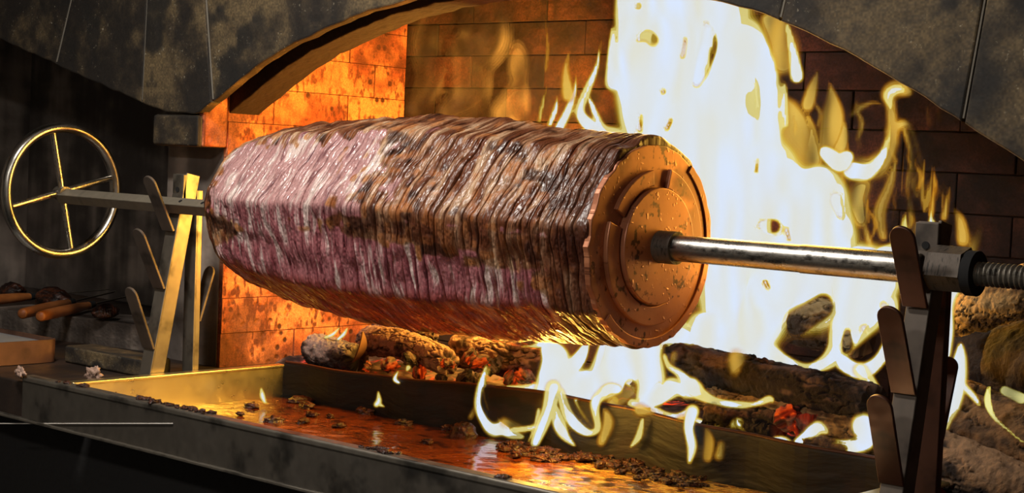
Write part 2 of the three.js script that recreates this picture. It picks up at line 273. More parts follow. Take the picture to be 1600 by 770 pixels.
const spit = thing('meat_spit', 'huge horizontal roast of stacked meat slices on a steel spit with a handwheel', 'kebab', [0, YS, 0]);
const NS = 64, NT = 224, cuts = [XL];
{ let s = 0; const w = []; for (let i = 0; i < NS; i++) { const k = rr(0.55, 1.5); w.push(k); s += k; } for (let i = 0; i < NS; i++) cuts.push(cuts[i] + w[i] / s * (XR - XL)); }
const leanX = (x, th) => { const t = (x - XL) / (XR - XL); return 0.036 * (1 - Math.cos(th + 0.3)) * (1 - Math.pow(Math.abs(2 * t - 1), 5)) - 0.012; };
const wobble = (i, th) => (i === 0 || i === NS) ? 0 : leanX(cuts[i], th) + (loopN(i * 7.3, th, 1, 1.6, i * 3.1) - 0.5) * 0.016 + (loopN(i * 3.3, th, 1, 5, i * 1.7) - 0.5) * 0.005;
for (let i = 0; i < NS; i++) {
  const g = new THREE.BufferGeometry(), pos = [], uv = [], idx = [], lift = rr(-0.0012, 0.0012), rows = [[0, 0.6], [0, 0.93], [0.02, 0.975], [0.1, 1], [0.28, 1], [0.5, 1], [0.72, 1], [0.9, 1], [0.98, 0.975], [1, 0.93], [1, 0.6]];
  const groove = rr(0.0003, 0.0026), ragged = rr(0.2, 0.6);
  for (let k = 0; k < rows.length; k++) for (let j = 0; j <= NT; j++) {
    const th = TAU * (j % NT) / NT, [s, q] = rows[k], x0 = cuts[i] + wobble(i, th), x1 = cuts[i + 1] + wobble(i + 1, th), x = lerp(x0, x1, s), d = degOf(th);
    const bl = sst(-0.86, -1.03, x); let R = curveRadius(profile, clamp(x, XL, 0)) * lerp(section(th), 0.99, bl * 0.75);
    R += lift * (0.4 + loopN(i * 5, th, 1, 2, 0)) + (loopN(x, th, 70, 9, 3) - 0.5) * 0.007 * ragged + (loopN(i * 11, th, 1, 9, 5) - 0.5) * 0.0024 * ragged;
    R += (loopN(x, th, 14, 3, 13) - 0.5) * 0.008 + (loopN(x, th, 34, 6, 23) - 0.5) * 0.006;
    R -= groove * Math.pow(Math.abs(2 * s - 1), 3) * (0.3 + 0.9 * loopN(i * 2.2, th, 1, 3.5, 8));
    if (q < 1) R = q > 0.9 ? R - (1 - q) * 0.085 : R * q;
    R *= 0.985; pos.push(x, YS + 0.004 + Math.sin(th) * R, Math.cos(th) * R); uv.push((x - XL) / (XR - XL), j / NT);
  }
  const W = NT + 1;
  for (let k = 0; k < rows.length - 1; k++) for (let j = 0; j < NT; j++) { const a = k * W + j, b = a + W; idx.push(a, a + 1, b, a + 1, b + 1, b); }
  g.setAttribute('position', new THREE.Float32BufferAttribute(pos, 3)); g.setAttribute('uv', new THREE.Float32BufferAttribute(uv, 2)); g.setIndex(idx); g.computeVertexNormals();
  const na = g.attributes.normal; for (let k = 0; k < rows.length; k++) { const a = k * W, b = a + NT; const nx = na.getX(a) + na.getX(b), ny = na.getY(a) + na.getY(b), nz = na.getZ(a) + na.getZ(b), l = Math.hypot(nx, ny, nz); na.setXYZ(a, nx / l, ny / l, nz / l); na.setXYZ(b, nx / l, ny / l, nz / l); }
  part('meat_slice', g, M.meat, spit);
}
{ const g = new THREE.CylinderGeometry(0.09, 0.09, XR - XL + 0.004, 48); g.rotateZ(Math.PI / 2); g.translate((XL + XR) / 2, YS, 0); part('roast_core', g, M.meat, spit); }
// end plates: greasy steel
const plateTex = texture(1024, 1024, (u, v) => { const k = fbm(u * 7, v * 7, 3.9, 5); let c = mix3([150, 88, 58], [198, 132, 92], k); c = mix3(c, [62, 28, 14], 0.85 * sst(0.68, 0.82, fbm(u * 46, v * 46, 6.9, 3) * 0.75 + 0.35 * vn(u * 9, v * 9))); c = mix3(c, [92, 44, 22], sst(0.46, 0.66, fbm(u * 5 + 7, v * 5, 5.9, 4)) * 0.75); return c; });
const plateBump = texture(512, 512, grey((u, v) => 0.3 * fbm(u * 12, v * 12, 3.9, 5) + 0.7 * sst(0.74, 0.9, vn(u * 50, v * 50) * 0.6 + vn(u * 110, v * 110) * 0.4)), false);
M.plate = new THREE.MeshPhysicalMaterial({ map: plateTex, bumpMap: plateBump, bumpScale: 0.0012, metalness: 0.35, roughness: 0.42 });
function plate(r, x0, x1, inner = 0, a0 = 0, a1 = TAU, ragged = 0) { // disc or ring sector lying across the spit
  const s = new THREE.Shape(), n = 120, full = a1 - a0 > TAU - 0.01;
  for (let i = 0; i <= n; i++) { const a = a0 + (a1 - a0) * i / n, q = r + ragged * (vn(Math.cos(a) * 12 + 40, Math.sin(a) * 12 + 7) - 0.5) * 2; s[i ? 'lineTo' : 'moveTo'](Math.cos(a) * q, Math.sin(a) * q); }
  if (!full) for (let i = n; i >= 0; i--) { const a = a0 + (a1 - a0) * i / n; s.lineTo(Math.cos(a) * inner, Math.sin(a) * inner); }
  else if (inner) { const h = new THREE.Path(); h.absarc(0, 0, inner, 0, TAU, true); s.holes.push(h); }
  const b = Math.min(0.002, (x1 - x0) * 0.3), g = new THREE.ExtrudeGeometry(s, { depth: x1 - x0 - 2 * b, bevelSize: b, bevelThickness: b, bevelOffset: -b, bevelSegments: 2, curveSegments: 96 });
  const p = g.attributes.position, uv = g.attributes.uv; for (let i = 0; i < p.count; i++) uv.setXY(i, p.getX(i) / 0.4 + 0.5, p.getY(i) / 0.4 + 0.5);
  g.rotateY(Math.PI / 2); g.translate(x0 + b, YS, 0); return g;        // shape x becomes -z
}
part('end_plate', plate(0.1705, -0.002, 0.010, 0, 0, TAU, 0.0030), M.plate, spit);
part('plate_ring', plate(0.134, 0.010, 0.019, 0.101, Math.PI * 0.90, Math.PI * 2.42), M.plate, spit);
part('plate_ring', plate(0.128, 0.010, 0.019, 0.102, Math.PI * 0.54, Math.PI * 0.84), M.plate, spit);
part('plate_rim', plate(0.171, 0.0095, 0.0135, 0.156, Math.PI * 1.25, Math.PI * 2.3, 0.002), M.plate, spit);
part('hub_plate', plate(0.0985, 0.010, 0.027), M.plate, spit);
{ // collar, round rod, sleeve joint, nut, washer, thread
  part('collar', rodX(0.02, 0.062, 0.0275), M.darkSteel, spit, 'dark blackened collar');
  part('round_rod', rodX(0.03, 0.305, 0.0218), M.bright, spit);
  part('rod_sleeve', rodX(0.300, 0.50, 0.0227), M.bright, spit);
  const n = new THREE.CylinderGeometry(0.034, 0.034, 0.055, 6, 1); n.rotateZ(-Math.PI / 2); n.rotateX(0.3); n.translate(0.548, YS + 0.004, 0); const nq = n.toNonIndexed(); nq.computeVertexNormals(); part('hex_nut', nq, M.darkSteel, spit);
  part('washer', rodX(0.577, 0.592, 0.033), M.hole, spit);
  const prof = []; let x = 0.588; prof.push(new THREE.Vector2(0, x)); while (x < 0.86) { prof.push(new THREE.Vector2(0.0150, x), new THREE.Vector2(0.0178, x + 0.0028), new THREE.Vector2(0.0178, x + 0.0046), new THREE.Vector2(0.0150, x + 0.0072)); x += 0.0078; } prof.push(new THREE.Vector2(0, x));
  const t = new THREE.LatheGeometry(prof, 36); t.rotateZ(-Math.PI / 2); t.translate(0, YS, 0); part('threaded_end', t.toNonIndexed(), M.steel, spit); 
}
{ // square bar towards the handwheel
  const L0 = -1.735, L1 = -0.98, g = new RoundedBoxGeometry(L1 - L0, 0.0265, 0.0265, 2, 0.002); uvBox(g, 1); g.rotateX(0.62); g.translate((L0 + L1) / 2, YS, 0); M.bar = new THREE.MeshStandardMaterial({ map: grime, color: 0xb9b2a4, metalness: 0.35, roughness: 0.8, roughnessMap: grimeRough }); const bar = part('square_bar', g, M.bar, spit);
  for (const x of [-1.335, -1.262, -1.185]) { const h = new THREE.CylinderGeometry(0.0045, 0.0045, 0.002, 16); h.translate(0, 0.0131, 0); h.rotateX(0.62); h.translate(x, YS, 0); part('pin_hole', h, M.hole, bar); }
  const R = 0.1505, wx = -1.728, t = new THREE.TorusGeometry(R, 0.0122, 20, 120); t.rotateY(Math.PI / 2); t.scale(1.35, 1, 1); t.translate(wx, YS + 0.012, 0);
  const wheel = part('handwheel_rim', t, M.bright, spit);
  const hub = rodX(wx - 0.016, wx + 0.016, 0.0165, YS + 0.006); part('handwheel_hub', hub, M.steel, spit);
  for (const a of [12, 105, 192, 285]) { const q = (a + 90) * Math.PI / 180, dir = V(0, Math.sin(q), -Math.cos(q) * 1), g2 = new THREE.CylinderGeometry(0.0076, 0.0082, R - 0.004, 18); g2.translate(0, (R - 0.004) / 2, 0); g2.applyQuaternion(new THREE.Quaternion().setFromUnitVectors(V(0, 1, 0), dir.normalize())); g2.translate(wx, YS + 0.010, 0); part('spoke', g2, M.bright, spit); }
}

// ---------------------------------------------------------------- the two spit stands
function makeStand() {
  const o = thing('spit_stand', 'left steel spit stand with yellow firelit leg and stepped hooks, between handwheel and meat', 'stand', [-1.3, 0.15, 0], 'stands carrying the spit');
  const side = V(1, 0, 0), X = -1.3, A = V(X, 0.69, -0.030), F = V(X, 0.149, 0.075), xw = 0.019;
  const leg = (name, a, b, parent) => { const d = b.clone().sub(a).normalize(), out = V(0, -d.z, d.y).multiplyScalar(d.y < 0 ? -1 : 1); // front flange and side flange of an angle bar
    const fr = barBetween(a.clone(), b.clone(), 2 * xw, 0.006, side), sd = barBetween(a.clone().addScaledVector(V(0, 0, -1), 0.017).setX(X + xw - 0.003), b.clone().addScaledVector(V(0, 0, -1), 0.017).setX(X + xw - 0.003), 0.006, 0.037, side);
    return part(name, mergeGeometries([fr, sd]), M.steel, parent); };
  const front = leg('front_leg', A.clone().add(V(0, 0, 0.006)), F, o);
  part('rear_post', mergeGeometries([barBetween(V(X, 0.655, -0.054), V(X, 0.149, -0.060), 2 * xw, 0.006, side), barBetween(V(X + xw - 0.003, 0.655, -0.062), V(X + xw - 0.003, 0.149, -0.068), 0.006, 0.014, side)]), M.steel, o);
  const cap = part('apex_plate', barBetween(V(X, 0.600, -0.018), V(X, 0.689, -0.018), 2 * xw, 0.010, side), M.steel, o);
  { const h = new THREE.CylinderGeometry(0.006, 0.006, 0.002, 20); h.rotateX(Math.PI / 2); h.translate(X, 0.655, -0.0125); part('bolt_hole', h, M.hole, cap); }
  const hook = (b, t, w) => { // strip with a rounded tip
    const base = V(X, ...b), tip = V(X, ...t), d = tip.clone().sub(base), L = d.length(); d.normalize();
    const s = new THREE.Shape(); s.moveTo(-w, 0); s.lineTo(w, 0); s.lineTo(w, L - w); s.absarc(0, L - w, w, 0, Math.PI, false); s.lineTo(-w, 0);
    const g = new THREE.ExtrudeGeometry(s, { depth: 0.004, bevelSize: 0.001, bevelThickness: 0.001, bevelSegments: 1, curveSegments: 12 }); g.translate(0, 0, -0.003);
    uvBox(g, 1); g.applyMatrix4(new THREE.Matrix4().makeBasis(V(1, 0, 0), d, V(1, 0, 0).cross(d))); g.translate(base.x, base.y, base.z); part('hook', g, M.darkSteel, o);
  };
  hook([0.565, 0.010], [0.682, 0.070], xw); hook([0.438, 0.030], [0.567, 0.093], xw); hook([0.306, 0.052], [0.440, 0.108], xw);
  hook([0.362, -0.074], [0.482, -0.112], 0.016);
  return o;
}
const stand = makeStand();
const standTwo = copyOf(stand, [0.503, 0.15, 0.004], [0, 0, 0], 1, 'right steel spit stand with dark hooks in front of the blaze, under the nut', 'spit_stand');
M.rustSteel = new THREE.MeshStandardMaterial({ map: grime, color: 0x6e4636, metalness: 0.55, roughness: 0.9, roughnessMap: grimeRough });
standTwo.traverse((m) => { if (m.isMesh && (m.name === 'rear_post' || m.name === 'hook')) m.material = M.rustSteel; else if (m.isMesh && m.name !== 'bolt_hole') m.material = M.darkSteel; });

// ---------------------------------------------------------------- drip tray
const tray = thing('drip_tray', 'long shallow steel drip tray holding melted fat under the roast', 'tray', [-0.44, 0.149, 0]);
const TX0 = -1.255, TX1 = 0.375, TZ0 = -0.305, TZ1 = 0.278;
const rise = (x) => 0.254 + 0.030 * Math.exp(-Math.pow((x + 0.45) / 0.38, 2)) + 0.012 * sst(-0.5, 0.2, x);
M.trayIn = new THREE.MeshStandardMaterial({ color: 0xd8ca9c, metalness: 0.95, roughness: 0.55, roughnessMap: grimeRough });
const burnt = texture(1024, 256, (u, v) => { const k = fbm(u * 12, v * 5, 2.9, 5), e = fbm(u * 30, v * 12, 7.9, 3); let c = mix3([24, 16, 12], [66, 42, 30], sst(0.4, 0.7, k)); return mix3(c, [12, 9, 8], sst(0.5, 0.65, e)); });
M.trayBurnt = new THREE.MeshStandardMaterial({ map: burnt, color: 0x6a4a3c, metalness: 0.1, roughness: 0.65, bumpMap: roughBump, bumpScale: 0.003 });
part('front_wall', box(TX0 - 0.15, TX1 + 0.3, 0.157, 0.246, 0.285, 0.297, 0.003), M.apron, tray);
{ const g = box(TX0 - 0.15, TX1 + 0.3, 0.236, 0.250, 0.268, 0.299, 0.005); part('front_rim', g, M.steel, tray); }
part('front_flange', box(TX0 - 0.30, TX1 + 0.3, 0.1535, 0.160, 0.27, 0.304, 0.002), M.steel, tray);
part('left_wall', box(TX0 - 0.004, TX0, 0.158, 0.250, TZ0, TZ1 - 0.005, 0.001), M.trayIn, tray);
part('left_rim', box(TX0 - 0.022, TX0 + 0.003, 0.244, 0.252, TZ0, TZ1 - 0.005, 0.003), M.trayIn, tray);
part('right_wall', box(TX1, TX1 + 0.004, 0.158, 0.250, TZ0, TZ1, 0.001), M.trayIn, tray);
part('right_rim', box(TX1 - 0.003, TX1 + 0.05, 0.244, 0.252, TZ0, TZ1, 0.003), M.trayIn, tray);
part('tray_bottom', box(TX0, TX1, 0.152, 0.166, TZ0, TZ1, 0), M.trayIn, tray);
{ // back wall, bowed by heat, with a caked black corner on the left
  const n = 60, ring = [], uv = [], idx = [];
  for (let i = 0; i <= n; i++) { const x = lerp(TX0, TX1, i / n), y = rise(x), bow = -0.006 * Math.sin(i * 0.7); for (const [yy, z] of [[0.158, TZ0 + 0.004 + bow], [y - 0.004, TZ0 + 0.004 + bow], [y, TZ0 + 0.003 + bow], [y, TZ0 - 0.012 + bow], [y - 0.004, TZ0 - 0.014 + bow], [0.158, TZ0 - 0.004 + bow]]) { ring.push(x, yy, z); uv.push(x * 0.8, yy * 3 + z * 4); } }
  for (let i = 0; i < n; i++) for (let k = 0; k < 5; k++) { const a = i * 6 + k, b = a + 6; idx.push(a, b, a + 1, a + 1, b, b + 1); }
  const g = new THREE.BufferGeometry(); g.setAttribute('position', new THREE.Float32BufferAttribute(ring, 3)); g.setAttribute('uv', new THREE.Float32BufferAttribute(uv, 2)); g.setIndex(idx); const h = g.toNonIndexed(); h.computeVertexNormals();
  { const c = new THREE.CatmullRomCurve3(Array.from({ length: 40 }, (_, k) => { const x = lerp(TX0, TX1, k / 39); return V(x, rise(x) + 0.001, TZ0 - 0.004 - 0.006 * Math.sin(k / 39 * 42)); })); part('back_rim', new THREE.TubeGeometry(c, 120, 0.0045, 8), M.rustSteel, tray); }
  part('back_wall', h, M.trayBurnt, tray, 'soot-blackened back wall bowed by heat');
}
{ const a = onZ(0, 661.5, 0.2985), b = onZ(270, 661.5, 0.2985); part('pale_strip', barBetween(a, b, 0.0022, 0.002, V(0, 1, 0), 0.0008), new THREE.MeshStandardMaterial({ color: 0xc8c0b6, roughness: 0.6 }), tray); }  // thin pale strip laid across the front wall
// melted fat
const fatBump = texture(1024, 512, grey((u, v) => 0.45 * fbm(u * 40, v * 20, 9.9, 4) + 0.55 * fbm(u * 170, v * 70, 3.9, 3)), false);
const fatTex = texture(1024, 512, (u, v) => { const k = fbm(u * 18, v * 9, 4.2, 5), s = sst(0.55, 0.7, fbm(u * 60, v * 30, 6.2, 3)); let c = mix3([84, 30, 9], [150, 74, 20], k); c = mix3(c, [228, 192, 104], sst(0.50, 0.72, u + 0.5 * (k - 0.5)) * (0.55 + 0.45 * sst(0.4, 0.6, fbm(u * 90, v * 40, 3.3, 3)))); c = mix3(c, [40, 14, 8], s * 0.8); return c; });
M.fat = new THREE.MeshPhysicalMaterial({ map: fatTex, roughness: 0.18, bumpMap: fatBump, bumpScale: 0.006, clearcoat: 0.8, clearcoatRoughness: 0.08, ior: 1.47 });
{ const g = new THREE.PlaneGeometry(TX1 - TX0 - 0.002, TZ1 - TZ0 - 0.012, 160, 60); g.rotateX(-Math.PI / 2); const p = g.attributes.position; for (let i = 0; i < p.count; i++) p.setY(i, 0.0025 * (fbm(p.getX(i) * 40, p.getZ(i) * 40, 1.9, 3) - 0.5)); g.computeVertexNormals(); g.translate((TX0 + TX1) / 2, 0.176, (TZ0 + TZ1) / 2 + 0.004);
  single('melted_fat', g, M.fat, 'pool of hot orange melted fat filling the drip tray', 'fat', null, 'stuff'); }

// ---------------------------------------------------------------- lumps: scraps, charcoal, logs
function lump(r, sq, freq, amp, s0, detail = 4) {
  let g = new THREE.IcosahedronGeometry(1, detail); g.deleteAttribute('uv'); g.deleteAttribute('normal'); g = mergeVertices(g, 1e-4); const p = g.attributes.position;
  for (let i = 0; i < p.count; i++) { const x = p.getX(i), y = p.getY(i), z = p.getZ(i), k = 1 + amp * (fbm(x * freq + s0, y * freq + s0 * 2, z * freq + 5, 4) - 0.5) * 2 + amp * 0.5 * (worley(x * freq * 0.8 + s0, y * freq * 0.8, z * freq * 0.8)[0] - 0.5); p.setXYZ(i, x * r * sq[0] * k, y * r * sq[1] * k, z * r * sq[2] * k); }
  g.computeVertexNormals(); const uv = new Float32Array(p.count * 2); for (let i = 0; i < p.count; i++) { uv[2 * i] = p.getX(i) * 8 + p.getZ(i) * 5; uv[2 * i + 1] = p.getY(i) * 8 + p.getZ(i) * 6; } g.setAttribute('uv', new THREE.BufferAttribute(uv, 2)); return g;
}
const scrapTex = texture(256, 256, (u, v) => mix3([22, 11, 8], [92, 46, 24], sst(0.35, 0.75, fbm(u * 9, v * 9, 2.4, 4))));
M.scrap = new THREE.MeshPhysicalMaterial({ map: scrapTex, roughness: 0.4, bumpMap: roughBump, bumpScale: 0.004 });
M.paleScrap = new THREE.MeshStandardMaterial({ color: 0xa98a78, roughness: 0.6, bumpMap: roughBump, bumpScale: 0.003 });
const scrapGeo = [0, 1, 2, 3].map((k) => lump(0.012, [1.5, 0.6, 1], 2.2, 0.7, k * 9 + 1));
const scrapSpots = [[392, 634, 1.1, 'burnt scrap of meat beside the leftmost small flame on the fat'], [470, 626, 1.5, 'reddish scrap of meat in the black left corner of the tray'], [480, 634, 1.3, 'reddish scrap touching the lump in the black tray corner'], [535, 629, 1.1, 'dark scrap along the back wall left of the second small flame'], [428, 656, 1.2, 'dark flat scrap floating nearest the front rim at left'], [375, 646, 0.6, 'tiny black scrap at the left end of the fat'], [474, 658, 1.0, 'black scrap in the middle of the left fat pool'], [488, 648, 0.9, 'small red scrap between the two dark scraps on the fat'], [516, 650, 0.7, 'small brown scrap in the fat left of the second small flame'], [530, 665, 0.8, 'pale edged scrap in the fat nearest the front rim'], [570, 643, 1.2, 'scrap just left of the second small flame'], [612, 638, 1.4, 'scrap just right of the second small flame'], [632, 660, 1.0, 'red scrap in the middle of the fat pool'], [664, 652, 0.9, 'small scrap on the fat near the back wall'], [700, 668, 0.9, 'scrap on the fat left of the large burnt lump'], [668, 690, 0.8, 'scrap on the glittering fat near the front rim']];
const scraps = [];
scrapSpots.forEach(([px, py, s, label], i) => {
  const p = onY(px, py, 0.180);
  if (i < 4) { const m = new THREE.Mesh(scrapGeo[i], M.scrap); m.name = numbered('meat_scrap'); m.castShadow = m.receiveShadow = true; scene.add(m); tag(m, label, 'meat scrap', 'burnt scraps on the fat'); m.position.copy(p); m.rotation.y = i * 1.3; m.scale.setScalar(s); scraps.push(m); }
  else copyOf(scraps[i % 4], p.toArray(), [0, i * 1.9, 0], s, label, 'meat_scrap');
});
{ const p = onY(725, 676, 0.185), m = single('meat_scrap', lump(0.026, [1.1, 0.95, 0.9], 2.4, 0.5, 77).translate(p.x, p.y, p.z), M.scrap, 'large burnt lump of meat on the fat by the left foot of the tray flames', 'meat scrap'); }
{ // the burnt crust heaped along the back of the tray
  const gs = []; for (let i = 0; i < 190; i++) { const t = rnd(), x = lerp(-0.50, -0.02, t), z = -0.245 + (rnd() + rnd() - 1) * 0.06 + 0.02 * Math.sin(t * 9), g = scrapGeo[i % 4].clone(), s = rr(0.25, 1.0) * (1.1 - 0.5 * t); g.rotateY(rr(0, 6)); g.scale(s * rr(0.8, 1.6), s * 1.1, s); g.translate(x, 0.177 + rr(0, 0.008), z); gs.push(g); }
  single('burnt_crust', mergeGeometries(gs), M.scrap, 'dark heap of burnt crumbs along the back of the drip tray below the flames', 'crumbs', null, 'stuff');
}
{ // crumbs lying along the front rim
  const gs = []; for (const [a, b, n] of [[215, 330, 46], [95, 140, 10], [560, 620, 12], [780, 800, 6]]) for (let i = 0; i < n; i++) { const px = lerp(a, b, rnd()), p = V(0, 0, 0), q = onZ(px, 588 + (px - 48) * 0.2345 - 6, 0.283), g = scrapGeo[i % 4].clone(), s = rr(0.15, 0.6); g.rotateY(rr(0, 6)); g.scale(s, s, s); g.translate(q.x, 0.2515, rr(0.270, 0.292)); gs.push(g); }
  single('rim_crumbs', mergeGeometries(gs), M.scrap, 'sprinkle of brown crumbs on the front rim of the drip tray', 'crumbs', null, 'stuff');
}
// logs
M.log = new THREE.MeshStandardMaterial({ vertexColors: true, roughness: 0.92, bumpMap: roughBump, bumpScale: 0.004 });
function logGeo(a, b, r0, r1, o) { // o: crack size, depth, ash colour, char colour, bark colour, seed, bend
  const NL = o.nl ?? 110, NA = o.na ?? 110, dir = b.clone().sub(a), L = dir.length(); dir.normalize(); const up = Math.abs(dir.y) > 0.9 ? V(1, 0, 0) : V(0, 1, 0), e1 = up.clone().addScaledVector(dir, -up.dot(dir)).normalize(), e2 = dir.clone().cross(e1), S = o.seed;
  const pos = [], col = [], idx = [], uv = [], lin = (c) => new THREE.Color().setRGB(c[0] / 255, c[1] / 255, c[2] / 255, THREE.SRGBColorSpace);
  for (let i = -3; i <= NL + 3; i++) for (let j = 0; j <= NA; j++) {
    const cap = i < 0 || i > NL, t = clamp(i / NL), th = TAU * (j % NA) / NA, q = i < 0 ? (i + 3) / 3 : i > NL ? (NL + 3 - i) / 3 : 1; let R = lerp(r0, r1, t);
    const cx = Math.cos(th), sy = Math.sin(th), along = t * L;
    R *= 1 + 0.14 * (vn(along * 14 + S, cx * 1.3 + 4, sy * 1.3 + S) - 0.5) + 0.10 * (vn(along * 50 + S, cx * 3 + 4, sy * 3) - 0.5);
    const wq = (vn(along * 60 + S, cx * 4, sy * 4) - 0.5) * 0.9, w = worley(along / o.crack * o.stretch + S + wq, cx * R * 1.3 / o.crack + 9 + wq, sy * R * 1.3 / o.crack + S), edge = sst(0.0, 0.10, w[1] - w[0]), f = fbm(along * 120 + S, cx * R * 120, sy * R * 120, 3), big = fbm(along * 9 + S, cx * 1.8 + 3, sy * 1.8, 3);
    const deep = 0.55 * o.deep * sst(0.3, 0.6, big + o.more); R += (edge - 1) * deep + (f - 0.5) * 0.006;
    if (t < 0.04 || t > 0.96) R *= 0.93 + 0.07 * Math.min(t, 1 - t) / 0.04;
    const end = (i < 0 ? -1 : i > NL ? 1 : 0) * (1 - q) * 0.004 + (i <= 0 ? -1 : i >= NL ? 1 : 0) * (vn(cx * 3 * q + S, sy * 3 * q, i < 1 ? 1 : 7) - 0.5) * 0.012, bend = o.bend * Math.sin(Math.PI * t);
    const p = a.clone().addScaledVector(dir, along + end).addScaledVector(e1, cx * R * q + bend).addScaledVector(e2, sy * R * q); pos.push(p.x, p.y, p.z); uv.push(along * 6, th * R * 6);
    const top = cx, ashy = clamp(o.ashAmount + (fbm(along * 20 + S * 3, cx * 2, sy * 2 + 8, 4) - 0.5) * 1.9 + 0.25 * top); let c = mix3(o.char, o.ash, sst(0.3, 0.7, ashy)); c = mix3(c, o.bark ?? c, 0.6); c = mix3([20, 14, 11], c, 1 - 0.75 * (1 - edge) * clamp(deep / (0.55 * o.deep + 1e-6))); if (cap) c = mix3(c, o.end ?? o.char, 0.7); const k = lin(c), m = 0.75 + 0.5 * f; col.push(k.r * m, k.g * m, k.b * m);
  }
  const W = NA + 1, n = NL + 6; for (let i = 0; i < n; i++) for (let j = 0; j < NA; j++) { const A = i * W + j, B = A + W; idx.push(A, A + 1, B, A + 1, B + 1, B); }
  const g = new THREE.BufferGeometry(); g.setAttribute('position', new THREE.Float32BufferAttribute(pos, 3)); g.setAttribute('color', new THREE.Float32BufferAttribute(col, 3)); g.setAttribute('uv', new THREE.Float32BufferAttribute(uv, 2)); g.setIndex(idx); g.computeVertexNormals(); return g;
}
const GREY = { ash: [146, 112, 98], char: [58, 40, 34] }, CHAR = { ash: [96, 74, 60], char: [34, 24, 19] }, BARK = { ash: [158, 128, 84], char: [66, 46, 28] };
function log(label, a, b, r0, r1, o, group = 'logs in the hearth') { single('burning_log', logGeo(a, b, r0, r1, { crack: 0.03, stretch: 0.45, deep: 0.010, more: -0.02, ashAmount: 0.55, bend: 0, seed: 1, ...o }), M.log, label, 'log', group); }
log('pale ash-covered log lying left of centre behind the tray wall', onZ(575, 532, -0.46), onZ(700, 566, -0.37), 0.036, 0.030, { ...GREY, seed: 3, ashAmount: 0.75, bend: 0.012 });
log('small brown log behind the pale ash log, close under the meat', onZ(592, 512, -0.60), onZ(664, 512, -0.56), 0.026, 0.022, { ...GREY, seed: 11, ashAmount: 0.45 });
log('short stub leaning behind the pale ash log', onZ(650, 508, -0.52), onZ(676, 528, -0.47), 0.019, 0.016, { ...GREY, seed: 17, ashAmount: 0.4, nl: 60 });
log('grey cracked log in the middle, left of the tray flames', onZ(718, 546, -0.46), onZ(862, 572, -0.42), 0.040, 0.038, { ...GREY, seed: 23, ashAmount: 0.55, deep: 0.016, crack: 0.04 });
log('charred stub with two little flames at the left end of the hearth', onZ(490, 545, -0.44), onZ(558, 560, -0.40), 0.040, 0.032, { ...CHAR, ash: [146, 130, 120], seed: 31, ashAmount: 0.55, nl: 80 });
log('thick black log slanting across the heart of the blaze', onZ(1048, 566, -0.47), onZ(1365, 632, -0.37), 0.046, 0.040, { ...CHAR, seed: 41, ashAmount: 0.2, deep: 0.012, crack: 0.026, nl: 170 });
log('pale flaky log underneath the thick black log', onZ(1080, 610, -0.44), onZ(1370, 680, -0.36), 0.030, 0.034, { ...BARK, seed: 47, ashAmount: 0.6, deep: 0.010, crack: 0.022, nl: 150 });
log('cracked black chunk of wood at the tray rim with a glowing end', onZ(1112, 652, -0.37), onZ(1218, 668, -0.37), 0.036, 0.033, { ...CHAR, ash: [96, 66, 48], seed: 53, ashAmount: 0.3, deep: 0.014, crack: 0.04, end: [150, 60, 20] });
log('short cracked log behind the tray flames, under the end plate', onZ(1000, 592, -0.45), onZ(1082, 606, -0.45), 0.033, 0.030, { ...BARK, seed: 59, ashAmount: 0.5, deep: 0.012, crack: 0.04 });
log('yellow-lit log standing behind the blaze left of the right stand', onZ(1215, 492, -0.62), onZ(1350, 520, -0.60), 0.052, 0.050, { ...BARK, seed: 61, ashAmount: 0.55, deep: 0.014, crack: 0.034 });
log('thick bark-covered log rising to the right edge below the thread', onZ(1478, 494, -0.46), onZ(1680, 430, -0.50), 0.042, 0.046, { ...BARK, seed: 67, ashAmount: 0.7, deep: 0.012, crack: 0.020, stretch: 0.8 });
log('dark smooth log under the bark-covered log at the right edge', onZ(1470, 560, -0.66), onZ(1690, 575, -0.56), 0.075, 0.085, { ...BARK, ash: [46, 30, 14], char: [26, 17, 9], seed: 71, ashAmount: 0.4, deep: 0.004 });
log('big scaly log at the lower right corner of the hearth', onZ(1475, 640, -0.42), onZ(1690, 730, -0.40), 0.062, 0.070, { ...BARK, ash: [112, 80, 48], seed: 73, ashAmount: 0.45, deep: 0.016, crack: 0.032 });
log('lower scaly log cut by the bottom right corner of the frame', onZ(1465, 712, -0.36), onZ(1690, 800, -0.36), 0.050, 0.055, { ...CHAR, ash: [130, 100, 72], seed: 79, ashAmount: 0.5, deep: 0.014, crack: 0.032 });
log('small round charred log end by the tray rim before the right stand', onZ(1262, 694, -0.345), onZ(1330, 704, -0.345), 0.021, 0.020, { ...CHAR, seed: 83, ashAmount: 0.5, crack: 0.016, nl: 60 });
log('half-buried log behind the tray rim beside the right stand', onZ(1310, 690, -0.40), onZ(1450, 722, -0.38), 0.032, 0.03, { ...BARK, seed: 89, ashAmount: 0.6, crack: 0.02, nl: 80 });
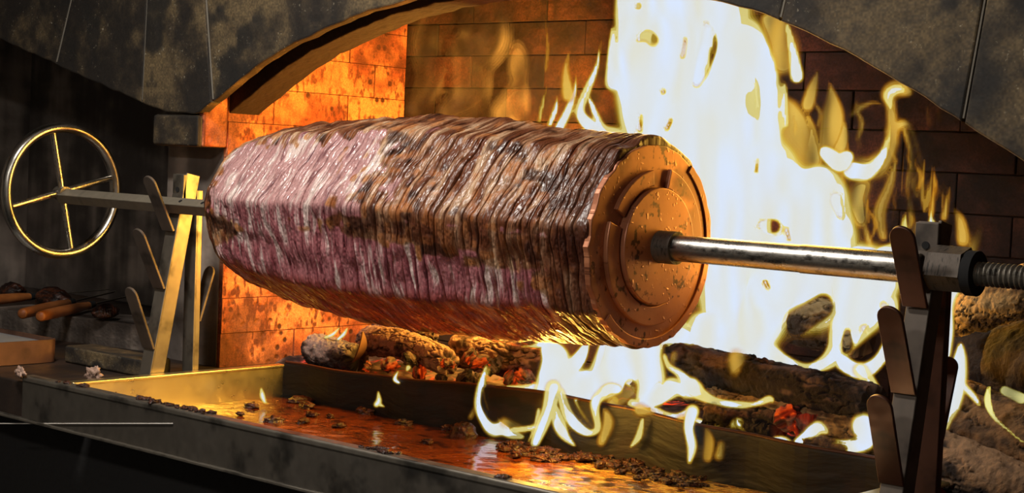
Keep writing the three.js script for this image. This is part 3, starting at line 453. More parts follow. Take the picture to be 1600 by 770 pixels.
{ // the curl of bark that stands beside the left stub
  const c = new THREE.QuadraticBezierCurve3(onZ(550, 566, -0.38), onZ(572, 548, -0.38), onZ(566, 518, -0.38)), pts = c.getPoints(24), pos = [], idx = []; pts.forEach((p, i) => { const w = 0.012 * Math.sin(Math.PI * (i + 1) / 26); for (const [dz, dx] of [[-w, 0.003], [w, 0.003], [w, -0.001], [-w, -0.001]]) pos.push(p.x + dx, p.y, p.z + dz); });
  for (let i = 0; i < 24; i++) for (let k = 0; k < 4; k++) { const a = i * 4 + k, b = i * 4 + (k + 1) % 4; idx.push(a, b, a + 4, b, b + 4, a + 4); } const g = new THREE.BufferGeometry(); g.setAttribute('position', new THREE.Float32BufferAttribute(pos, 3)); g.setIndex(idx); const h = g.toNonIndexed(); h.computeVertexNormals();
  single('bark_curl', h, new THREE.MeshStandardMaterial({ color: 0x6e4a2e, roughness: 0.8 }), 'thin curl of bark standing between the charred stub and the pale log', 'bark');
}
// ash and embers
const emberGlow = texture(512, 512, (u, v) => { const [d1, d2] = worley(u * 14, v * 14, 0.7), e = 1 - sst(0.02, 0.16, d2 - d1), hot = sst(0.45, 0.7, fbm(u * 6, v * 6, 5.5, 3)); const k = hot * (0.25 + 0.75 * e); return [255 * k, 70 * k * k, 12 * k * k]; });
const ashTex = texture(512, 512, (u, v) => { const k = fbm(u * 24, v * 24, 8.1, 5); return mix3([40, 28, 26], [106, 84, 78], sst(0.3, 0.7, k)); });
M.ash = new THREE.MeshStandardMaterial({ map: ashTex, roughness: 1, bumpMap: roughBump, bumpScale: 0.006, emissive: 0xffffff, emissiveMap: emberGlow, emissiveIntensity: 1.1 });
{ const x0 = -1.375, x1 = 0.79, g = new THREE.PlaneGeometry(x1 - x0, 0.47, 260, 60); g.rotateX(-Math.PI / 2); const p = g.attributes.position, uv = g.attributes.uv; for (let i = 0; i < p.count; i++) { const x = p.getX(i), z = p.getZ(i); p.setY(i, 0.05 * (fbm(x * 9, z * 9, 3.3, 5) - 0.35) + 0.03 * sst(0.25, -0.2, z)); uv.setXY(i, x * 1.8, z * 1.8); } g.computeVertexNormals(); g.translate((x0 + x1) / 2, 0.225, -0.555); single('glowing_ash_bed', g, M.ash, 'bed of grey ash and glowing embers covering the hearth floor', 'ash', null, 'stuff'); }
const coalGlow = texture(256, 256, (u, v) => { const k = sst(0.40, 0.72, fbm(u * 5, v * 5, 2.5, 4)); return [255 * k, 106 * k * k, 18 * k * k * k]; });
const coalTex = texture(256, 256, (u, v) => mix3([26, 18, 14], [104, 84, 72], sst(0.4, 0.7, fbm(u * 8, v * 8, 6.5, 4))));
M.coal = new THREE.MeshStandardMaterial({ map: coalTex, roughness: 1, bumpMap: roughBump, bumpScale: 0.004, emissive: 0xffffff, emissiveMap: coalGlow, emissiveIntensity: 1.0 });
M.greyCoal = new THREE.MeshStandardMaterial({ map: coalTex, roughness: 1, bumpMap: roughBump, bumpScale: 0.005 });
const coalGeo = [0, 1, 2].map((k) => lump(0.019, [1.25, 0.85, 1], 2.2, 0.6, k * 13 + 4));
const coalSpots = [[610, 570, 0.9, 1, 'glowing red coal under the left end of the pale ash log'], [574, 573, 0.5, 1, 'small orange coal on the tray rim below the charred stub'], [655, 583, 0.9, 1, 'red hot coal by the little flame on the tray rim'], [700, 568, 0.7, 1, 'glowing tip at the right end of the pale ash log'], [727, 592, 1.0, 0, 'grey round coal right of the pale ash log'], [748, 596, 0.8, 0, 'grey coal second right of the pale ash log'], [752, 568, 1.1, 1, 'broken red coal above the left tray flame'], [770, 572, 0.9, 0, 'tan coal right of the broken red coal'], [800, 590, 0.9, 1, 'orange glowing coal below the grey cracked log'], [820, 588, 0.9, 1, 'bright coal right below the end of the grey cracked log'], [735, 556, 0.8, 1, 'coal glowing between the pale log and the grey cracked log'], [690, 590, 0.6, 0, 'small ash-grey coal at the tray rim left of centre'], [1232, 652, 1.3, 1, 'large yellow-hot coal right of the cracked black chunk'], [1262, 662, 1.2, 1, 'hot coal under the flaky log before the right stand'], [1205, 676, 0.8, 1, 'red coal under the cracked black chunk'], [640, 562, 0.8, 0, 'dull coal in front of the pale ash log']];
const coalFirst = {};
coalSpots.forEach(([px, py, s, hot, label], i) => {
  const p = onZ(px, py, -0.345 - (i % 3) * 0.012), key = hot + '_' + (i % 3), name = hot ? 'glowing_coal' : 'charcoal_lump', group = hot ? 'glowing coals behind the tray wall' : 'grey coals behind the tray wall';
  if (!coalFirst[key]) { const m = new THREE.Mesh(coalGeo[i % 3], hot ? M.coal : M.greyCoal); m.name = numbered(name); m.castShadow = m.receiveShadow = true; scene.add(m); tag(m, label, 'coal', group); m.position.copy(p); m.rotation.set(i, i * 2, 0); m.scale.setScalar(s); coalFirst[key] = m; }
  else copyOf(coalFirst[key], p.toArray(), [i, i * 2, 0], s, label, name);
});

// ---------------------------------------------------------------- left niche: grill, skewers, pan
{
  const a = onY(-20, 480, 0.30), b = onY(283, 514, 0.30), d = b.clone().sub(a), L = d.length(), g = new RoundedBoxGeometry(L, 0.085, 0.16, 2, 0.004); uvBox(g, 0.5); g.translate(0, -0.0425, -0.08); g.rotateY(-Math.atan2(d.z, d.x)); g.translate((a.x + b.x) / 2, 0.30, (a.z + b.z) / 2);
  const grill = thing('charcoal_grill', 'black grill trough at the left under the wooden skewer handles', 'grill', [(a.x + b.x) / 2, 0.235, (a.z + b.z) / 2]);
  part('trough', g, new THREE.MeshStandardMaterial({ map: nicheTex, roughness: 0.5, metalness: 0.4, bumpMap: roughBump, bumpScale: 0.006 }), grill);
  const wood = texture(256, 64, (u, v) => mix3([120, 66, 30], [196, 122, 62], fbm(u * 5, v * 18, 3.3, 4)));
  M.wood = new THREE.MeshPhysicalMaterial({ map: wood, roughness: 0.45, clearcoat: 0.3 });
  const handle = (p0, p1, r, label) => {
    const A = onY(...p0, 0.318), B = onY(...p1, 0.318), dir = B.clone().sub(A), L2 = dir.length(), o = thing('skewer', label, 'skewer', A.toArray(), 'skewers on the black grill'), pf = [[0, 0], [r * 0.7, 0.0], [r, 0.006], [r * 1.05, L2 * 0.3], [r * 0.95, L2 * 0.65], [r * 0.7, L2 * 0.85], [r * 0.75, L2 * 0.88], [r * 0.5, L2 * 0.97], [0, L2]].map((q) => new THREE.Vector2(...q));
    const q = new THREE.Quaternion().setFromUnitVectors(V(0, 1, 0), dir.clone().normalize()), place = (g2) => { g2.applyQuaternion(q); g2.translate(A.x, A.y, A.z); return g2; };
    part('handle', place(new THREE.LatheGeometry(pf, 24)), M.wood, o); part('ferrule', place(new THREE.CylinderGeometry(r * 0.66, r * 0.8, L2 * 0.1, 20).translate(0, L2 * 0.9, 0)), M.hole, o); part('blade', place(new THREE.BoxGeometry(0.010, 0.34, 0.002).translate(0, L2 + 0.16, 0)), M.steel, o);
  };
  handle([-30, 470], [58, 462], 0.0135, 'skewer with wooden handle at the left frame edge, farthest from the stand'); handle([34, 490], [118, 470], 0.0135, 'skewer with brown wooden handle in the middle of the three'); handle([62, 494], [150, 474], 0.0135, 'skewer with brown wooden handle nearest the spit stand');
  const mt = lump(0.03, [1.6, 0.7, 1], 2, 0.5, 201), first = single('grilled_meat', mt, M.scrap, 'chunk of grilled meat left of the skewer handles', 'meat', 'meat pieces on the grill'); first.position.copy(onY(18, 455, 0.325));
  for (const [px, py, s, l] of [[85, 466, 1.2, 'meat pieces behind the middle skewer handle'], [165, 487, 0.8, 'pale meat piece at the tip of the nearest handle']]) copyOf(first, onY(px, py, 0.322).toArray(), [0, px, 0], s, l, 'grilled_meat');
}
{ // copper-lit pan
  const W = 0.43, D = 0.235, px = -1.637 - W, pz = 0.292, pan = thing('steel_pan', 'shallow steel pan with straight sides at the left edge below the skewers', 'pan', [px + W / 2, 0.236, pz - D / 2]);
  const o = new THREE.Shape(), rect = (s, w, d, r) => { s.moveTo(r, 0); s.lineTo(w - r, 0); s.absarc(w - r, r, r, -Math.PI / 2, 0); s.lineTo(w, d - r); s.absarc(w - r, d - r, r, 0, Math.PI / 2); s.lineTo(r, d); s.absarc(r, d - r, r, Math.PI / 2, Math.PI); s.lineTo(0, r); s.absarc(r, r, r, Math.PI, 1.5 * Math.PI); return s; };
  rect(o, W, D, 0.02); const h = new THREE.Path(); const inn = rect(new THREE.Shape(), W - 0.008, D - 0.008, 0.017).getPoints(8).map((p) => new THREE.Vector2(p.x + 0.004, p.y + 0.004)); o.holes.push(new THREE.Path(inn.reverse()));
  const put = (g) => { g.rotateX(-Math.PI / 2); g.translate(px, 0.2365, pz); return g; };
  M.copper = new THREE.MeshStandardMaterial({ map: grime, color: 0x9a705c, metalness: 0.4, roughness: 0.7, roughnessMap: grimeRough });
  part('pan_wall', put(new THREE.ExtrudeGeometry(o, { depth: 0.053, bevelEnabled: false })), M.copper, pan); part('pan_bottom', put(new THREE.ExtrudeGeometry(rect(new THREE.Shape(), W - 0.004, D - 0.004, 0.018), { depth: 0.043, bevelEnabled: false }).translate(0.002, 0.002, 0)), M.panIn, pan);
}
single('kerb_bar', box(-1.632, -1.33, 0.2355, 0.275, -0.035, 0.045, 0.006, 0.5), new THREE.MeshStandardMaterial({ map: stoneTex, color: 0xffffff, roughness: 0.8, bumpMap: roughBump, bumpScale: 0.004 }), 'grey soot-stained bar lying between the steel pan and the left stand', 'bar');
for (const [px, py, s, l] of [[147, 584, 1, 'pale scrap of fat standing on the left rim of the tray'], [32, 582, 0.7, 'small pale scrap on the counter beside the tray corner']]) { const p = onY(px, py, 0.256); single('fat_scrap', lump(0.016 * s, [1.4, 1.0, 0.45], 2.6, 1.1, px).translate(p.x, p.y, p.z), M.paleScrap, l, 'scrap'); }

// ---------------------------------------------------------------- flames
function surfaceNets(N, F, level, org, cell) {
  const [nx, ny, nz] = N, ix = (x, y, z) => x + nx * (y + ny * z), map = new Int32Array(nx * ny * nz).fill(-1), pos = [], nor = [], idx = [], C = [[0, 0, 0], [1, 0, 0], [0, 1, 0], [1, 1, 0], [0, 0, 1], [1, 0, 1], [0, 1, 1], [1, 1, 1]], E = []; for (let a = 0; a < 8; a++) for (const b of [1, 2, 4]) if (!(a & b)) E.push([a, a | b]);
  const off = C.map((c) => ix(...c));
  for (let z = 0; z < nz - 1; z++) for (let y = 0; y < ny - 1; y++) for (let x = 0; x < nx - 1; x++) {
    const o = ix(x, y, z); let m = 0; for (let k = 0; k < 8; k++) if (F[o + off[k]] > level) m |= 1 << k; if (m === 0 || m === 255) continue;
    let px = 0, py = 0, pz = 0, n = 0; for (const [a, b] of E) { const A = (m >> a) & 1, B = (m >> b) & 1; if (A === B) continue; const fa = F[o + off[a]], t = (level - fa) / (F[o + off[b]] - fa); px += C[a][0] + t * (C[b][0] - C[a][0]); py += C[a][1] + t * (C[b][1] - C[a][1]); pz += C[a][2] + t * (C[b][2] - C[a][2]); n++; }
    map[o] = pos.length / 3; pos.push(org[0] + (x + px / n) * cell, org[1] + (y + py / n) * cell, org[2] + (z + pz / n) * cell);
  }
  const quad = (a, b, c, d, flip) => { if (a < 0 || b < 0 || c < 0 || d < 0) return; flip ? idx.push(a, c, b, b, c, d) : idx.push(a, b, c, b, d, c); };
  for (let z = 1; z < nz - 1; z++) for (let y = 1; y < ny - 1; y++) for (let x = 1; x < nx - 1; x++) {
    const o = ix(x, y, z), s = F[o] > level;
    if (s !== F[o + 1] > level) quad(map[ix(x, y - 1, z - 1)], map[ix(x, y, z - 1)], map[ix(x, y - 1, z)], map[ix(x, y, z)], !s);
    if (s !== F[o + nx] > level) quad(map[ix(x - 1, y, z - 1)], map[ix(x - 1, y, z)], map[ix(x, y, z - 1)], map[ix(x, y, z)], !s);
    if (s !== F[o + nx * ny] > level) quad(map[ix(x - 1, y - 1, z)], map[ix(x, y - 1, z)], map[ix(x - 1, y, z)], map[ix(x, y, z)], !s);
  }
  const g = new THREE.BufferGeometry(); g.setAttribute('position', new THREE.Float32BufferAttribute(pos, 3)); g.setIndex(idx); g.computeVertexNormals(); return g;
}
function pieces(g, least) {                                   // the connected pieces of a surface, specks left out
  const n = g.attributes.position.count, up = new Int32Array(n).map((_, i) => i), root = (i) => { while (up[i] !== i) { up[i] = up[up[i]]; i = up[i]; } return i; }, I = g.index.array, P = g.attributes.position, Q = g.attributes.normal, sets = new Map();
  for (let k = 0; k < I.length; k += 3) { const a = root(I[k]); up[root(I[k + 1])] = a; up[root(I[k + 2])] = root(a); }
  for (let k = 0; k < I.length; k += 3) { const r = root(I[k]); let s = sets.get(r); if (!s) sets.set(r, s = []); s.push(I[k], I[k + 1], I[k + 2]); }
  const out = [];
  for (const s of sets.values()) { const m = new Map(), pos = [], nor = [], idx = []; for (const v of s) { if (!m.has(v)) { m.set(v, pos.length / 3); pos.push(P.getX(v), P.getY(v), P.getZ(v)); nor.push(Q.getX(v), Q.getY(v), Q.getZ(v)); } idx.push(m.get(v)); }
    const h = new THREE.BufferGeometry(); h.setAttribute('position', new THREE.Float32BufferAttribute(pos, 3)); h.setAttribute('normal', new THREE.Float32BufferAttribute(nor, 3)); h.setIndex(idx); h.computeBoundingBox(); if (h.boundingBox.getSize(V(0, 0, 0)).length() > least) out.push(h); }
  return out;
}
M.flame = new THREE.MeshBasicMaterial({ vertexColors: true, transparent: true, side: THREE.DoubleSide });
// shells: [level, colour, alpha]; the hot core is opaque, the mantle and the fringe are thin glowing gas
const HOT = [['flame_core', 0.44, [0.62, 0.90, 1.62], 1], ['flame_mantle', 0.37, [0.90, 0.90, 0.48], 0.30], ['flame_mantle', 0.28, [0.86, 0.80, 0.22], 0.20], ['flame_mantle', 0.19, [0.80, 0.64, 0.08], 0.12], ['flame_fringe', 0.10, [0.72, 0.46, 0.03], 0.08], ['flame_fringe', 0.0, [0.62, 0.30, 0.02], 0.05], ['flame_fringe', -0.12, [0.55, 0.2, 0.01], 0.03]];
const VEIL = [['flame_core', 0.75, [0.95, 0.74, 0.18], 0.17], ['flame_mantle', 0.56, [0.88, 0.58, 0.08], 0.14], ['flame_mantle', 0.40, [0.78, 0.42, 0.04], 0.11], ['flame_mantle', 0.24, [0.66, 0.30, 0.02], 0.08], ['flame_fringe', 0.10, [0.55, 0.2, 0.01], 0.05], ['flame_fringe', -0.06, [0.45, 0.15, 0.01], 0.03]];
const SMOKE = [['smoke_core', 0.8, [0.30, 0.22, 0.18], 0.016], ['smoke_haze', 0.55, [0.30, 0.22, 0.18], 0.014], ['smoke_haze', 0.3, [0.30, 0.22, 0.18], 0.012], ['smoke_haze', 0.05, [0.30, 0.22, 0.18], 0.01], ['smoke_haze', -0.15, [0.30, 0.22, 0.18], 0.007]];
M.smoke = new THREE.MeshStandardMaterial({ vertexColors: true, transparent: true, roughness: 1, side: THREE.DoubleSide });
function smooth(p, hole) { // rounds the corners of a stroke
  if (p.length < 3) return p; const out = []; for (let i = 0; i < p.length - 1; i++) { const a = p[Math.max(0, i - 1)], b = p[i], c = p[i + 1], d = p[Math.min(p.length - 1, i + 2)]; for (let k = 0; k < 4; k++) { const t = k / 4, t2 = t * t, t3 = t2 * t; out.push([0, 1, 2].map((j) => 0.5 * (2 * b[j] + (c[j] - a[j]) * t + (2 * a[j] - 5 * b[j] + 4 * c[j] - d[j]) * t2 + (3 * b[j] - a[j] - 3 * c[j] + d[j]) * t3)).map((v, j) => j === 2 ? Math.max(0.8, v) : v)); } }
  out.push(p[p.length - 1]); return out;
}
const n0 = (s) => smooth(s.p).length;
function flame(name, label, group, strokes, cell, shells, opt = {}) { // strokes: { z, p: [[px, py, radius in px], ...], hole }
  const segs = [], lo = V(9, 9, 9), hi = V(-9, -9, -9);
  for (const s of strokes) { const pts = smooth(s.p, s.hole).map(([px, py, r], i) => { const q = onZ(px, py, s.z + (s.dz ? s.dz * i / Math.max(1, n0(s) - 1) : 0)); return [q, r * depthOf(q) / FOCAL]; });
    if (pts.length === 1) pts.push([pts[0][0].clone().add(V(0, 1e-4, 0)), pts[0][1]]);
    for (let i = 0; i < pts.length - 1; i++) { segs.push([pts[i], pts[i + 1], s.hole]); if (!s.hole) for (const [q, r] of [pts[i], pts[i + 1]]) { lo.min(q.clone().subScalar(r * 1.15 + 0.02)); hi.max(q.clone().addScalar(r * 1.15 + 0.02)); } } }
  if (opt.floor !== undefined) lo.y = Math.max(lo.y, opt.floor);
  const N = ['x', 'y', 'z'].map((k) => Math.ceil((hi[k] - lo[k]) / cell) + 3), org = [lo.x - cell, lo.y - cell, lo.z - cell], F = new Float32Array(N[0] * N[1] * N[2]).fill(-1), wig = opt.wig ?? 0.5;
  const add = ([[a, ra], [b, rb], hole]) => {
    const R = Math.max(ra, rb) * 1.2 + 0.015, f = [0, 1, 2].map((k) => { const c = 'xyz'[k]; return [Math.max(0, Math.floor((Math.min(a[c], b[c]) - (hole && k === 2 ? 9 : R) - org[k]) / cell)), Math.min(N[k] - 1, Math.ceil((Math.max(a[c], b[c]) + (hole && k === 2 ? 9 : R) - org[k]) / cell))]; });
    const bx = b.x - a.x, by = b.y - a.y, bz = hole ? 0 : b.z - a.z, bb = bx * bx + by * by + bz * bz + 1e-12;
    for (let z = f[2][0]; z <= f[2][1]; z++) for (let y = f[1][0]; y <= f[1][1]; y++) for (let x = f[0][0]; x <= f[0][1]; x++) {
      const X = org[0] + x * cell, Y = org[1] + y * cell, Z = org[2] + z * cell; let px = X - a.x, py = Y - a.y, pz = Z - a.z;
      if (hole) { px -= pz * 0.66; pz = 0; }
      const w = opt.noise ? (fbm(X * 13, Y * 5 + 3, Z * 13 + 50, 3) - 0.5) * wig : 0, t = clamp((px * bx + py * by + pz * bz) / bb), r = lerp(ra, rb, t), qx = px - bx * t, qy = py - by * t, flat = hole ? 1 : Math.max(1, r / 0.055), qz = (pz - bz * t) * flat, d = Math.sqrt(qx * qx + qy * qy + qz * qz);
      const v = (r - d) / (0.34 * r + 0.0055) + w, i = x + N[0] * (y + N[1] * z);
      if (hole) F[i] = Math.min(F[i], -v + 0.35); else { const c = F[i], k = 0.35, h = clamp(0.5 + 0.5 * (v - c) / k); F[i] = Math.min(3, lerp(c, v, h) + (c > -0.9 ? k * h * (1 - h) : 0)); if (c <= -0.9) F[i] = Math.max(c, v); }
    }
  };
  for (const s of segs) if (!s[2]) add(s);
  for (const s of segs) if (s[2]) add(s);
  const base = [(lo.x + hi.x) / 2, lo.y, (lo.z + hi.z) / 2], o = thing(name, label, opt.smoke ? 'smoke' : 'flames', base, group);
  for (const [nm, lev, col, al] of shells) {
    let G = F; if (nm === 'flame_core') { G = F.slice(); let i = 0; for (let z = 0; z < N[2]; z++) for (let y = 0; y < N[1]; y++) for (let x = 0; x < N[0]; x++, i++) if (F[i] > 0.3 && F[i] < 1.6) { const X = org[0] + x * cell, Y = org[1] + y * cell, Z = org[2] + z * cell, w = (vn(X * 12, Y * 12, Z * 12) - 0.5) * 1.5; G[i] = F[i] - (opt.eat ?? 0.5) * Math.max(0, vn(X * 34 + w, Y * 13 + w, Z * 34 + 5) - 0.38) * 1.6 + 0.04; } }
    const whole = surfaceNets(N, G, lev, org, cell); if (!whole.attributes.position.count || !whole.index.count) continue;
    for (const g of pieces(whole, cell * 4)) { const n = g.attributes.position.count, c = new Float32Array(n * 4), p = g.attributes.position; for (let i = 0; i < n; i++) { const X = p.getX(i), Y = p.getY(i), Z = p.getZ(i), wv = (vn(X * 9, Y * 9, Z * 9) - 0.5) * 2, sk = vn(X * 42 + wv, Y * 8 + wv, Z * 42 + 9), k = shells === HOT ? 0.7 + 0.6 * sk : 2.6 * sk * sk; c[4 * i] = col[0]; c[4 * i + 1] = col[1]; c[4 * i + 2] = col[2]; c[4 * i + 3] = al === 1 ? 1 : clamp(al * k); }
    g.setAttribute('color', new THREE.BufferAttribute(c, 4)); const m = part(nm, g, opt.smoke ? M.smoke : M.flame, o); m.castShadow = false; m.receiveShadow = false; }
  }
  return o;
}
const S = (z, ...p) => ({ z, p }), H = (...p) => ({ z: -0.5, p, hole: true });
flame('fire_blaze', 'huge white-hot blaze roaring behind the end plate and the round rod', null, [
  S(-0.55, [1130, 560, 55], [1160, 490, 88], [1165, 400, 110], [1150, 310, 122], [1095, 210, 130], [1082, 120, 134], [1075, 20, 118], [1070, -60, 100]),
  S(-0.52, [1040, 225, 66], [1022, 180, 72], [1012, 120, 64], [1000, 70, 40], [985, 20, 26], [978, -30, 18]),
  S(-0.56, [1260, 450, 84], [1272, 380, 74], [1275, 312, 58]), S(-0.54, [1215, 340, 90], [1195, 270, 70]), S(-0.54, [1200, 220, 26], [1195, 120, 24], [1160, 60, 40]),
  S(-0.50, [968, 215, 18], [924, 197, 14], [906, 174, 10], [918, 140, 9], [932, 105, 6], [939, 62, 2]), S(-0.50, [958, 130, 16], [958, 90, 11], [957, 45, 4]), S(-0.50, [940, 202, 10], [925, 165, 7], [918, 148, 3]),
  S(-0.48, [874, 200, 10], [888, 172, 9], [898, 140, 6], [900, 112, 2]), S(-0.48, [858, 196, 6], [868, 170, 6], [871, 146, 2]), S(-0.48, [842, 190, 5], [848, 160, 5], [855, 128, 2]),
  S(-0.56, [1245, 120, 12], [1240, 85, 9], [1230, 40, 5]), S(-0.56, [1226, 195, 8], [1224, 165, 9], [1226, 130, 4]), S(-0.56, [1212, 250, 18], [1210, 205, 12]),
  S(-0.52, [1215, 440, 52], [1195, 490, 44], [1182, 530, 34], [1200, 562, 12]), S(-0.54, [1352, 440, 62], [1345, 482, 42], [1318, 530, 22], [1295, 562, 14], [1262, 575, 11], [1228, 565, 13], [1198, 545, 18]), S(-0.53, [1340, 490, 40], [1308, 525, 14], [1312, 560, 12], [1345, 580, 14], [1374, 562, 11], [1392, 525, 12], [1390, 470, 16]), S(-0.5, [1345, 578, 14], [1366, 606, 10]),
  S(-0.50, [1060, 545, 50], [1010, 568, 26], [985, 592, 12]), S(-0.5, [1205, 458, 46], [1230, 470, 14]), S(-0.5, [1110, 520, 40], [1140, 545, 26]),
  S(-0.5, [1375, 404, 22], [1400, 388, 13], [1414, 372, 10], [1413, 350, 7], [1414, 328, 2]), S(-0.5, [1380, 420, 24], [1440, 412, 14], [1460, 392, 12], [1458, 362, 10], [1455, 345, 6], [1455, 328, 2]),
  S(-0.56, [1330, 266, 15], [1355, 268, 15], [1378, 245, 10], [1388, 215, 6], [1390, 190, 3]), S(-0.58, [1392, 168, 5], [1388, 148, 9], [1402, 139, 9], [1414, 142, 4]),
  S(-0.5, [1290, 238, 12], [1312, 255, 14], [1324, 245, 11]),
  H([1103, 36, 7], [1107, 66, 18], [1098, 100, 16], [1088, 128, 9]), H([998, 62, 6], [1010, 55, 11], [1020, 62, 11]), H([1070, 60, 6], [1066, 86, 7]), H([940, 122, 9], [943, 112, 6]), H([930, 140, 10], [937, 168, 9]), H([952, 192, 9]), H([898, 192, 7]), H([1308, 312, 13], [1317, 338, 7]), H([1192, 352, 10], [1212, 356, 13]), H([1036, 143, 6]), H([1230, 360, 6], [1234, 374, 5]), H([996, 8, 7]), H([1245, 510, 28], [1288, 482, 22]), H([1326, 545, 13], [1326, 520, 6]), H([1195, 440, 6], [1200, 448, 5]), H([1042, 200, 5], [1048, 188, 4]), H([1000, 203, 6], [1003, 180, 3]), H([1352, 515, 8]), H([1384, 480, 8]), H([1184, 250, 4], [1182, 268, 5]),
], 0.0062, HOT, { noise: true, wig: 0.85, eat: 0.8 });
function wisps() { // thin licks of flame in front of the back wall
  const out = []; for (let i = 0; i < 46; i++) { const px = rr(1235, 1490), top = 120 + Math.max(0, px - 1290) * 0.62, py = rr(Math.min(top + 60, 360), 375), h = rr(25, 80), r = rr(1.8, 5.5), b = rr(-9, 9); out.push(S(rr(-0.68, -0.58), [px, py, r], [px + b, py - h * 0.35, r * 1.25], [px - b * 0.6, py - h * 0.7, r * 0.7], [px + b * 0.4, Math.max(top, py - h), 1])); } return out;
}
flame('flame_veil', 'thin golden flames flickering against the back wall right of the blaze', null, [
  ...wisps(),
  S(-0.62, [1240, 285, 30], [1242, 225, 34], [1232, 180, 26], [1215, 150, 12]), S(-0.62, [1290, 235, 14], [1300, 190, 20], [1300, 155, 11], [1296, 128, 3]), S(-0.62, [1262, 165, 12], [1270, 138, 10], [1278, 110, 3]), S(-0.62, [1222, 95, 30], [1215, 50, 28], [1200, 30, 14]),
  S(-0.60, [1330, 262, 24], [1365, 262, 22], [1392, 222, 14], [1392, 170, 10], [1388, 147, 14], [1402, 138, 15], [1420, 144, 9]), S(-0.60, [1345, 345, 14], [1338, 310, 22], [1350, 290, 16]), S(-0.62, [1380, 370, 8], [1375, 330, 12], [1390, 290, 9], [1400, 250, 4]), S(-0.62, [1360, 385, 8], [1350, 350, 6]), S(-0.62, [1308, 240, 12], [1318, 215, 9], [1320, 190, 3]), S(-0.62, [1270, 250, 18], [1268, 205, 10], [1262, 180, 4]), S(-0.62, [1330, 180, 5], [1345, 168, 7], [1365, 160, 6], [1380, 165, 3]), S(-0.62, [1445, 330, 4], [1440, 290, 6], [1445, 250, 3]), S(-0.62, [1475, 340, 8], [1480, 310, 6], [1485, 290, 2]), S(-0.62, [1520, 390, 10], [1530, 360, 6], [1528, 340, 2]),
  S(-0.60, [1425, 345, 7], [1419, 290, 7], [1426, 250, 7], [1416, 210, 6], [1405, 185, 3]), S(-0.60, [1455, 335, 7], [1460, 300, 5], [1464, 280, 2]), S(-0.60, [1505, 375, 12], [1500, 345, 9], [1490, 325, 3]), S(-0.60, [1452, 195, 6], [1448, 162, 3]), S(-0.60, [1468, 190, 5], [1464, 160, 3]),
  S(-0.6, [1390, 205, 11], [1420, 195, 7], [1440, 260, 5]), S(-0.45, [853, 110, 5], [856, 70, 5], [851, 25, 2]), S(-0.45, [888, 150, 14], [884, 110, 9], [890, 80, 3]),
], 0.0055, VEIL, { noise: true, wig: 1.0 });
